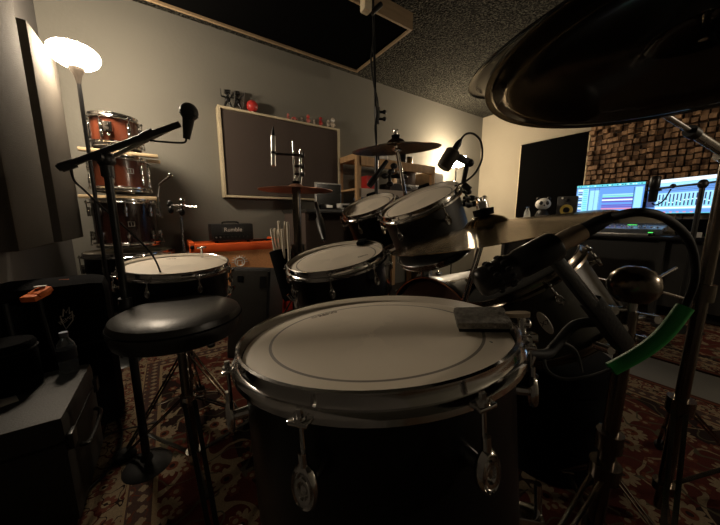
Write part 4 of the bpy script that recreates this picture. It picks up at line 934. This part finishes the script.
# things on the unit
def little(name, label, cat, p, parts, rot=0.0, group=None):
    t = thing(name, label, cat, p, (0, 0, rot), group)
    for nm, mb, m_ in parts: mb.build(nm, m_, t)
    return t
ztop = stz+0.002
little('bottle', 'dark bottle standing on top of the shelf unit', 'bottle', (2.36, 2.60, ztop), [('glass', MB().lathe([(0, 0), (0.045, 0), (0.047, 0.02), (0.045, 0.12), (0.018, 0.16), (0.017, 0.19), (0, 0.19)], 20), black_gloss), ('cap', MB().cyl((0, 0, 0.19), (0, 0, 0.215), 0.02), black_plastic)])
little('jar', 'small amber jar beside the dark bottle on the shelf unit', 'jar', (2.48, 2.60, ztop), [('glass', MB().cyl((0, 0, 0), (0, 0, 0.09), 0.035), mat('amber', (0.16, 0.10, 0.03), 0.2)), ('lid', MB().cyl((0, 0, 0.09), (0, 0, 0.105), 0.037), black_metal)])
little('helmet_ornament', 'small white rounded ornament on top of the shelf unit', 'ornament', (2.08, 2.60, ztop), [('dome', MB().ball((0, 0, 0.05), 0.05, (1, 1, 1)), white_plastic), ('base', MB().cyl((0, 0, 0), (0, 0, 0.02), 0.05), nickel)])
little('red_box', 'red box on the shelf at the left end of the pine unit', 'box', (1.90, 2.64, 1.20), [('carton', MB().box((0, 0, 0.07), (0.14, 0.12, 0.14), bev=0.004), red_plastic), ('lid', MB().box((0, 0, 0.145), (0.145, 0.125, 0.015)), red_plastic)])
little('blue_crate', 'dull blue crate on the lower shelf of the pine unit', 'crate', (1.93, 2.62, 0.61), [('crate_body', MB().box((0, 0, 0.25), (0.3, 0.26, 0.5), bev=0.01), blue_plastic), ('crate_rim', MB().box((0, 0, 0.50), (0.32, 0.28, 0.03), bev=0.005), blue_plastic)])
little('equipment_case', 'long dark equipment case lying on the middle shelf of the pine unit', 'case', (2.36, 2.62, 1.20), [('case_body', MB().box((0, 0, 0.045), (0.5, 0.2, 0.09), bev=0.015), cab_black), ('handle', MB().tube([(-0.06, -0.1, 0.05), (-0.05, -0.125, 0.05), (0.05, -0.125, 0.05), (0.06, -0.1, 0.05)], 0.007, smooth=3), black_rubber)])
little('tall_box', 'dark brown box standing behind the right shelf post', 'box', (2.52, 2.67, 1.20), [('carton', MB().box((0, 0, 0.13), (0.15, 0.12, 0.26), bev=0.004), mat('brown_card', (0.05, 0.03, 0.02), 0.8)), ('tape', MB().box((0, -0.061, 0.13), (0.03, 0.002, 0.26)), panel_taupe)])
little('white_column', 'pale narrow cabinet between the shelf unit and the far lamp', 'cabinet', (2.96, 2.72, 0), [('carcass', MB().box((0, 0, 0.74), (0.26, 0.26, 1.48), bev=0.005), mat('grey_cabinet', (0.22, 0.20, 0.17), 0.6)), ('door', MB().box((0, -0.135, 0.74), (0.24, 0.012, 1.44)), mat('grey_door', (0.25, 0.23, 0.20), 0.6))])
# ornaments on top of the wall board
bz = 1.09 + bh + 0.011
def bpx(px): return at(px, 112, Y=2.80).x
def fig(px, label, mats_, s=1.0, name='figurine', pose=0):
    x = bpx(px); t = thing(name, label, 'figurine', (x, 2.80, bz), (0, 0, 0.3))
    a, b2 = mats_
    bd = MB(); bd.ball((0, 0, 0.035*s), 0.022*s, (1, 0.8, 1.25)); 
    for k in (-1, 1): bd.cyl((0.010*s*k, 0, 0), (0.008*s*k, 0, 0.02*s), 0.009*s); bd.cyl((0.018*s*k, 0, 0.05*s), (0.032*s*k, -0.006*s, (0.03 if pose == 0 else 0.075)*s), 0.006*s)
    bd.build('body', a, t)
    MB().ball((0, 0, 0.076*s), 0.020*s).build('head', b2, t)
    MB().lathe([(0.021*s, 0.076*s), (0.019*s, 0.089*s), (0.010*s, 0.100*s), (0, 0.102*s)], 16).build('cap', a, t)
    return t
for px, lb, s in ((228.5, 'spiky black toy warrior at the left end of the board top', 1.0), (238, 'second spiky black toy warrior with raised disc on the board top', 1.05)):
    x = bpx(px); t = thing('toy_robot', lb, 'figurine', (x, 2.80, bz)); b = MB()
    b.ball((0, 0, 0.065*s), 0.022, (1.1, 0.8, 1.2)); b.ball((0, 0, 0.10*s), 0.014)
    for k in (-1, 1): b.cyl((0.03*k, 0, 0), (0.01*k, 0, 0.05*s), 0.008, 0.011); b.cyl((0.02*k, 0, 0.08*s), (0.05*k, -0.01, (0.10+0.02*k)*s), 0.008, 0.005); b.cyl((0.05*k, -0.01, (0.10+0.02*k)*s), (0.055*k, -0.02, (0.135)*s), 0.004, 0.002)
    b.build('body', black_metal, t); MB().cyl((-0.02, 0, 0.125*s), (0.02, 0, 0.13*s), 0.018, n=12).build('disc', black_metal, t); MB().cyl((0.045, -0.02, 0.03), (0.06, -0.025, 0.14*s), 0.003).build('staff', nickel, t)
t = thing('toy_ball', 'plain glossy red toy ball on top of the wall board', 'toy ball', (bpx(252.5), 2.80, bz)); MB().ball((0, 0, 0.052), 0.05, n=32).build('ball', red_plastic, t); MB().torus(0.016, 0.004, Matrix.Translation((0, 0, 0.002)), 20, 6).build('ring_foot', white_plastic, t)
fig(288, 'slim pink figurine right after the gap on the board top', (pink_plastic, pink_plastic), 0.55)
little('toy_car', 'low flat pink toy car on the board top', 'toy car', (bpx(294), 2.80, bz), [('body', MB().box((0, 0, 0.014), (0.06, 0.025, 0.016), bev=0.004), pink_plastic), ('cabin', MB().box((0, 0, 0.027), (0.03, 0.02, 0.012), bev=0.004), red_plastic), ('wheels', MB().cyl((0.018, -0.014, 0.007), (0.018, 0.014, 0.007), 0.007).cyl((-0.018, -0.014, 0.007), (-0.018, 0.014, 0.007), 0.007), black_rubber)])
fig(301.5, 'tiny grey figurine in the middle of the small toys', (nickel, ivory), 0.5)
fig(308, 'upright coral pink figurine among the small toys', (pink_plastic, red_plastic), 0.85)
fig(314, 'tiny ivory figurine beside the coral pink one', (ivory, ivory), 0.5)
fig(320.5, 'stocky dark red figurine near the right end of the board', (red_plastic, mat('dark_red', (0.25, 0.02, 0.03), 0.5)), 0.85)
fig(328, 'shorter ivory figurine with raised arms near the board corner', (ivory, ivory), 0.75, pose=1)
fig(332.5, 'taller ivory figurine at the right corner of the board', (ivory, white_plastic), 1.05)

# ------------------------------------------------------------------ left foreground: case, bag, bottle
t = thing('equipment_case', 'long black vinyl flight case along the left wall', 'case', (-0.445, 1.235, 0))
MB().box((0, 0, 0.175), (0.30, 0.37, 0.35), bev=0.022).build('case_body', case_mat, t)
MB().box((0.0, 0, 0.27), (0.306, 0.376, 0.006)).build('lid_seam', black_rubber, t)
MB().tube([(0.152, -0.10, 0.20), (0.172, -0.08, 0.19), (0.172, 0.08, 0.19), (0.152, 0.10, 0.20)], 0.007, smooth=4).build('handle', black_metal, t)
for y in (-0.16, 0.16): MB().box((0.155, y, 0.265), (0.012, 0.04, 0.05), bev=0.003).build('latch', black_metal, t)
o = solo('paper_sheet', MB().box((0, 0, 0.001), (0.07, 0.10, 0.0015), Matrix.Rotation(0.4, 4, 'Z')), white_plastic, 'small pale card lying on the black flight case', 'card'); p = at(3, 400, Z=0.352); o.location = (p.x-0.01, p.y, 0.351)
# black cylindrical bag
pb = at(52, 372, Z=0.352)
t = thing('cylinder_bag', 'black round drum bag standing on the flight case end', 'bag', (-0.465, 1.32, 0.351))
MB().lathe([(0, 0), (0.06, 0), (0.066, 0.01), (0.066, 0.15), (0.06, 0.16), (0, 0.16)], 32).build('bag_body', black_cloth, t)
MB().torus(0.0665, 0.003, Matrix.Translation((0, 0, 0.135)), 32, 6).build('zip', black_rubber, t)
# tall backpack with crown logo and orange cloth
bx = (-0.42, 1.62, 0)
t = thing('backpack', 'black backpack with white crown logo behind the flight case', 'backpack', bx, (0, 0, 0.12))
MB().box((0, 0, 0.325), (0.34, 0.24, 0.65), bev=0.05).build('bag_body', black_cloth, t)
MB().box((0.04, -0.125, 0.24), (0.24, 0.05, 0.32), bev=0.02).build('front_pocket', black_cloth, t)
for x in (-0.1, -0.02): MB().tube([(x, -0.122, 0.60), (x+0.01, -0.15, 0.45), (x+0.02, -0.13, 0.33)], 0.008).build('strap', black_rubber, t)
bpy.context.view_layer.update(); inv = t.matrix_world.inverted()
def onb(px, py, y=-0.122):
    o1 = inv @ CAM; d1 = inv.to_3x3() @ (at(px, py, d=1)-CAM); return o1 + d1*((y-o1.y)/d1.y)
b = MB(); P_ = [(60, 316), (62, 322), (66, 329), (73, 320), (72, 311), (69.5, 314), (69, 307), (66, 313), (63.5, 309), (63, 316.5), (60, 316)]
b.tube([onb(*p) for p in P_], 0.0022, n=5, smooth=0); b.build('crown_logo', logo_pale, t)
cc = onb(67, 319.5); ca = (onb(72, 316)-onb(62, 322)); text('logo_lettering', 'REMO', 0.019, logo_pale, t, basis(cc, ca, (0, 0, 1)), 0.0005)
o0, o1, o2 = at(31, 298, d=1.0), at(48, 291, d=1.05), at(64, 282, d=1.15)
t = thing('orange_pouch', 'flat folded orange pouch lying on top of the black backpack', 'pouch', o0)
b = MB(); b.bar(V((0, 0, 0))-(o2-o0)*0.1, (o2-o0)*1.05, 0.045, 0.022, bev=0.006); b.bar(o1-o0-(o1-o0).normalized()*0.045+V((0, 0, 0.004)), o1-o0+V((0, 0, 0.012)), 0.05, 0.02, bev=0.006); b.build('cloth', orange_plastic, t)
MB().box(o1-o0+V((-0.015, -0.01, 0.022)), (0.03, 0.02, 0.003)).build('care_tag', white_plastic, t)
# water bottle
pb = V((-0.345, 1.365, 0.351))
clear = bpy.data.materials.new('clear_bottle'); clear.use_nodes = True; nn = clear.node_tree.nodes['Principled BSDF']; nn.inputs['Base Color'].default_value = (0.75, 0.8, 0.85, 1); nn.inputs['Roughness'].default_value = 0.12; nn.inputs['Transmission Weight'].default_value = 0.85; nn.inputs['IOR'].default_value = 1.3
t = thing('water_bottle', 'clear plastic water bottle with pale cap on the flight case', 'bottle', pb); t.scale = (0.82, 0.82, 0.82)
MB().lathe([(0, 0.0), (0.026, 0), (0.031, 0.008), (0.031, 0.05), (0.028, 0.06), (0.031, 0.07), (0.031, 0.11), (0.028, 0.13), (0.013, 0.155), (0.012, 0.165), (0, 0.165)], 28).build('bottle_body', clear, t)
MB().lathe([(0.0318, 0.062), (0.0318, 0.108), (0.0312, 0.108), (0.0312, 0.062)], 28, close=True).build('paper_label', mat('bottle_label', (0.05, 0.055, 0.07), 0.5), t)
MB().cyl((0, 0, 0.163), (0, 0, 0.182), 0.0145, n=20).build('cap', mat('cap_plastic', (0.30, 0.32, 0.40), 0.4), t)

# ------------------------------------------------------------------ desk area on the right
DX0, DX1, DY0, DY1, DZ = 3.50, 4.22, -0.90, 2.0, 0.74
t = thing('studio_desk', 'long black studio desk under the two bright screens', 'desk', ((DX0+DX1)/2, (DY0+DY1)/2, 0))
lx, ly = DX1-DX0, DY1-DY0
MB().box((0, 0, DZ-0.015), (lx, ly, 0.03), bev=0.004).build('desk_top', black_gloss, t)
MB().box((0.18, 0, DZ+0.09), (0.30, ly, 0.02), bev=0.003).build('riser_shelf', black_satin, t)
for y in (-ly/2+0.03, -0.4, 0.4, ly/2-0.03): MB().box((0.18, y, DZ+0.04), (0.28, 0.03, 0.08)).build('riser_foot', black_satin, t)
for y in (-ly/2+0.03, 0, ly/2-0.03): MB().box((0.02, y, (DZ-0.03)/2), (lx-0.1, 0.04, DZ-0.03)).build('leg_panel', black_satin, t)
MB().box((-lx/2+0.15, 0, 0.40), (0.02, ly-0.1, 0.58)).build('modesty_panel', black_satin, t)
scr_blue = emis('screen_blue', (0.16, 0.42, 1.0), 0.75*SCREEN); scr_lt = emis('screen_light_blue', (0.32, 0.68, 1.0), 1.05*SCREEN); scr_cy = emis('screen_cyan', (0.15, 0.78, 0.85), 0.85*SCREEN)
scr_pu = emis('screen_purple', (0.22, 0.16, 0.80), 0.60*SCREEN); scr_dk = emis('screen_navy', (0.03, 0.08, 0.30), 0.4*SCREEN); scr_wh = emis('screen_white', (0.75, 0.88, 1.0), 1.1*SCREEN)
scr_pi = emis('screen_pink', (0.9, 0.3, 0.45), 0.8*SCREEN); scr_gr = emis('screen_green', (0.25, 0.85, 0.6), 0.9*SCREEN)
def screen(name, label, BL, BR, hgt):
    """desk screen between two bottom corners; local x runs from BL to BR, z up"""
    BL, BR = V(BL), V(BR); W = (BR-BL).length; u = (BR-BL).normalized(); ang = math.atan2(u.y, u.x)
    base = (BL+BR)/2; zb = DZ+0.10; t = thing(name, label, 'screen', (base.x, base.y, zb), (0, 0, ang)); h0 = base.z - zb
    MB().box((0, 0.018, h0+hgt/2), (W+0.014, 0.03, hgt+0.014), bev=0.004).build('casing', black_plastic, t)
    sp = MB().box((0, 0, h0+hgt/2), (W, 0.004, hgt)).build('display', scr_blue, t, smooth=False)
    MB().box((0, 0.05, h0/2+0.05), (0.05, 0.02, h0+0.1)).build('neck', black_metal, t); MB().box((0, 0.03, 0.006), (0.22, 0.16, 0.012), bev=0.004).build('foot', black_metal, t)
    return t, sp, W, h0
BL, BR = at(574.5, 212.5, X=4.02), at(641, 213, X=4.10)
t, sp, W, h0 = screen('computer_screen', 'left of the two bright blue screens, showing purple recording tracks', BL, (BR.x, BR.y, BL.z), 0.305)
hg = 0.305
def rc(b, x0, x1, y0, y1, k=1): b.box(((x0+x1)/2*W - W/2, -0.003-0.0008*k, h0 + (y0+y1)/2*hg), ((x1-x0)*W, 0.0012, (y1-y0)*hg))
b = MB()
b.m(scr_cy); rc(b, 0, 1, .92, 1); b.m(scr_dk); rc(b, 0, 1, .89, .91)
for k in range(26): b.m(random.choice((scr_dk, scr_wh, scr_blue))); x = 0.02+k*0.037; rc(b, x, x+0.018, .94, .975, 2)
b.m(scr_lt); rc(b, 0.02, .20, .04, .88); rc(b, .22, .37, .04, .80)
for k in range(11): b.m((scr_pu, scr_wh, scr_dk)[k % 3]); rc(b, .03, .10, .06+k*.074, .10+k*.074, 2); b.m(scr_cy); rc(b, .12, .18, .06+k*.074, .10+k*.074, 2)
for x in (.20, .29, .36): b.m(scr_dk); rc(b, x, x+.006, .04, .88, 2)
for k, m_ in enumerate((scr_pi, scr_pu, scr_pu, scr_blue, scr_pu, scr_wh, scr_pu, scr_gr, scr_lt)):
    b.m(m_); rc(b, .42, .86, .10+k*.062, .145+k*.062, 2)
b.m(scr_dk); rc(b, .86, .868, .05, .85, 2); b.m(scr_lt); rc(b, .88, .98, .05, .85)
b.build('interface_graphics', None, sp, smooth=False)
BL, BR = at(645, 213.5, X=4.12), at(713, 213.5, X=3.92)
t, sp, W, h0 = screen('computer_screen', 'right of the two bright blue screens, showing mixer faders', BL, (BR.x, BR.y, BL.z), 0.325)
hg = 0.325; b = MB()
b.m(scr_wh); rc(b, 0, 1, .90, 1); b.m(scr_lt); rc(b, 0, 1, .80, .89); b.m(scr_dk); rc(b, 0.0, .14, .18, .62)
for k in range(7): b.m(scr_dk if k % 2 else scr_blue); rc(b, 0.16, .98, .64+k*.022, .65+k*.022, 2)
b.m(scr_lt); rc(b, .16, .98, .12, .60)
for k in range(14):
    x = .20 + k*.055; b.m(scr_dk); rc(b, x, x+.02, .22, .56, 2); b.m(scr_cy); rc(b, x+.025, x+.035, .22, .30+random.random()*.2, 2); b.m(scr_wh); y = .28+random.random()*.15; rc(b, x, x+.02, y, y+.03, 3)
b.m(scr_wh); rc(b, .16, .98, .14, .18, 2); b.m(scr_pi)
for k in range(6): rc(b, .3+k*.1, .34+k*.1, .02, .05, 2)
b.m(scr_cy); rc(b, 0, 1, 0, .015, 2)
b.build('interface_graphics', None, sp, smooth=False)
# speaker, panda, small bottle
ps = at(566, 204, X=3.98)
t = thing('studio_monitor', 'black studio speaker with yellow cone left of the screens', 'speaker', (4.04, ps.y, DZ+0.10), (0, 0, 0.25))
MB().box((0, 0, 0.155), (0.22, 0.20, 0.31), bev=0.01).build('cabinet', cab_black, t)
b = MB(); Mc = Matrix.Translation((-0.112, -0.0, 0.150)) @ aim((-1, 0, 0)).to_matrix().to_4x4()
b.lathe([(0.034, 0.004), (0.062, 0.006), (0.064, 0.0), (0.036, -0.002)], 32, Mc, close=True); b.build('cone', yellow_cone, t)
MB().ball((-0.112, 0, 0.150), 0.026, (0.4, 1, 1)).build('dust_cap', black_gloss, t)
MB().ball((-0.112, 0.0, 0.262), 0.024, (0.4, 1, 1)).build('tweeter', black_gloss, t)
MB().cyl((-0.111, 0.05, 0.29), (-0.116, 0.05, 0.29), 0.011).build('badge', white_plastic, t)
pp = at(543, 204, X=3.80)
t = thing('panda_figure', 'black and white panda figure at the left end of the desk', 'figurine', (3.80, pp.y, DZ), (0, 0, 0.6))
zp = pp.z - DZ; s = 0.075
MB().ball((0, 0, zp*0.42), 0.085, (0.9, 0.95, zp*0.42/0.085)).build('body', black_plastic, t)
MB().ball((0, 0, zp), 0.078, (0.95, 1.05, 0.9), n=24).build('head', white_plastic, t)
MB().ball((-0.03, 0, zp*0.33), 0.075, (0.9, 0.75, 0.9)).build('belly', white_plastic, t)
for k in (-1, 1):
    MB().ball((0.0, 0.055*k, zp+0.062), 0.024).build('ear', black_plastic, t)
    MB().ball((-0.066, 0.032*k, zp+0.008), 0.019, (0.6, 1, 1.3)).build('eye_patch', black_plastic, t)
MB().ball((-0.078, 0, zp-0.018), 0.010).build('nose', black_plastic, t)
pq = at(527, 215, X=3.7)
t = thing('small_bottle', 'small clear bluish bottle beside the panda figure', 'bottle', (3.7, pq.y, DZ))
MB().lathe([(0, 0), (0.04, 0), (0.042, 0.10), (0.035, pq.z-DZ+0.03), (0.015, pq.z-DZ+0.07), (0.014, pq.z-DZ+0.09), (0, pq.z-DZ+0.09)], 20).build('bottle_body', clear, t)
MB().cyl((0, 0, pq.z-DZ+0.088), (0, 0, pq.z-DZ+0.10), 0.018).build('cap', blue_plastic, t)
# mixer, keyboards, chair on the near side of the desk
glossgrey = mat('glossy_grey_panel', (0.10, 0.11, 0.13), 0.25); led = emis('green_display', (0.1, 1.0, 0.15), 1.2)
pm = at(632, 224, X=3.62)
t = thing('mixing_controller', 'low control surface with small green readout before the screens', 'mixer', (3.66, pm.y, DZ), (0, 0, 0.0))
MB().box((0.03, 0, 0.050), (0.24, 0.42, 0.045), Matrix.Rotation(math.radians(-9), 4, 'Y'), bev=0.006).build('chassis', glossgrey, t)
b = MB()
for k in range(9): b.box((0.0, -0.17+k*0.042, 0.07), (0.10, 0.006, 0.004), Matrix.Rotation(math.radians(-9), 4, 'Y')); b.box((-0.02+0.05*random.random(), -0.17+k*0.042, 0.077), (0.02, 0.014, 0.012), Matrix.Rotation(math.radians(-9), 4, 'Y'), bev=0.002)
b.build('faders', silver, t)
MB().box((0.13, 0.03, 0.085), (0.03, 0.12, 0.025), bev=0.003).build('readout_housing', black_plastic, t)
MB().box((0.112, 0.03, 0.088), (0.004, 0.07, 0.010)).build('readout', led, t)
pk = at(614, 235.5, X=3.52)
t = thing('keyboard', 'slim pale computer keyboard along the front edge of the desk', 'keyboard', (3.56, pk.y-0.02, DZ)); MB().box((0, 0, 0.010), (0.10, 0.42, 0.014), bev=0.003).build('base', silver, t); b = MB()
for r_ in range(4):
    for k in range(14): b.box((-0.034+r_*0.023, -0.19+k*0.029, 0.0195), (0.018, 0.024, 0.005))
b.build('keys', glossgrey, t, smooth=False)
pk = at(651, 234, X=3.56)
t = thing('computer_mouse', 'small mouse with green light on the desk edge', 'mouse', (3.56, pk.y, DZ)); MB().ball((0, 0, 0.014), 0.04, (1.0, 0.65, 0.55), n=20).build('shell', black_gloss, t); MB().box((-0.03, 0, 0.030), (0.012, 0.03, 0.004)).build('status_light', led, t)
pt = at(693, 222, X=3.55)
t = thing('tablet', 'tilted dark tablet reflecting blue at the right end of the desk', 'tablet', (3.60, pt.y, DZ), (0, 0, -0.3)); Mt2 = Matrix.Rotation(math.radians(55), 4, 'Y')
MB().box((0.0, 0, 0.0), (0.17, 0.24, 0.009), Matrix.Translation((0, 0, 0.078)) @ Mt2, bev=0.003).build('slab', screen_black, t); MB().box((0.03, 0, 0.03), (0.02, 0.1, 0.06)).build('stand', silver, t)
# desk microphone on boom
mb_ = at(652, 202, d=2.160); mt_ = at(652, 177, d=2.160)
t = thing('studio_microphone', 'black side address microphone silhouetted against the right screen', 'microphone', mb_)
dz = mt_-mb_
MB().lathe([(0, 0), (0.022, 0.0), (0.026, 0.01), (0.027, dz.length*0.55), (0.031, dz.length*0.58), (0.031, dz.length*0.94), (0.024, dz.length), (0, dz.length)], 24).build('body', black_metal, t)
MB().torus(0.040, 0.005, Matrix.Translation((0, 0, dz.length*0.45)), 24, 6).build('shock_mount', black_rubber, t)
fx = at(703, 184, d=2.106); ft = V((fx.x, fx.y, 0))
t = thing('microphone_stand', 'black boom stand silhouetted before the right screen', 'microphone stand', ft)
MB().cyl((0, 0, 0.03), fx-ft, 0.016).build('tube', black_metal, t)
MB().cyl(at(655, 189, d=2.160)-ft, at(722, 181, d=2.074)-ft, 0.008).build('boom', black_metal, t)
b = MB(); b.ball(fx-ft, 0.03, (1, 1, 1.2)); b.build('clamp', black_plastic, t); b = MB(); b.ball(at(673, 186, d=2.138)-ft, 0.018); b.build('clamp', black_plastic, t)
MB().lathe([(0, 0), (0.15, 0), (0.15, 0.012), (0.03, 0.025), (0, 0.025)], 32).build('round_base', black_metal, t)
solo('microphone_cable', MB().tube([at(652, 203, d=2.160), at(656, 205, d=2.160), at(664, 200, d=2.149), at(671, 189, d=2.138)], 0.005, n=8), black_rubber, 'thin cable curling from the desk microphone to its boom', 'cable')
# office chair silhouette at the desk
t = thing('office_chair', 'black office chair pushed up to the studio desk', 'chair', (3.05, 1.15, 0), (0, 0, 0.15))
MB().box((0.0, 0, 0.45), (0.46, 0.46, 0.09), bev=0.03).build('seat', black_cloth, t)
MB().box((-0.22, 0, 0.62), (0.07, 0.42, 0.26), Matrix.Translation((0, 0, 0)), bev=0.03).build('backrest', black_cloth, t)
MB().cyl((0, 0, 0.1), (0, 0, 0.41), 0.025).build('column', black_metal, t)
for k in range(5):
    a = k*2*PI/5; u = V((math.cos(a), math.sin(a), 0)); b = MB(); b.bar(V((0, 0, 0.10)), u*0.27 + V((0, 0, 0.075)), 0.04, 0.025, bev=0.005); lg = b.build('leg', black_plastic, t)
    MB().cyl(u*0.27 + V((-0.01, 0, 0.034)), u*0.27 + V((0.01, 0, 0.034)), 0.026).build('caster', black_rubber, lg)

# bass drum pedal by the near right floor
q = V((0.60, 0.47, 0.0))
t = thing('bass_pedal', 'chrome and black drum pedal on the rug beside the near floor tom', 'pedal', q, (0, 0, 0.5))
MB().box((0, 0, 0.006), (0.26, 0.09, 0.010)).build('base_plate', black_metal, t)
MB().box((0, 0, 0.045), (0.24, 0.075, 0.008), Matrix.Rotation(math.radians(-10), 4, 'Y'), bev=0.002).build('footboard', chrome_worn, t)
b = MB(); b.cyl((0.12, -0.05, 0), (0.12, -0.05, 0.20), 0.008); b.cyl((0.12, 0.05, 0), (0.12, 0.05, 0.20), 0.008); b.cyl((0.12, -0.06, 0.19), (0.12, 0.06, 0.19), 0.007); b.build('yoke', chrome, t)
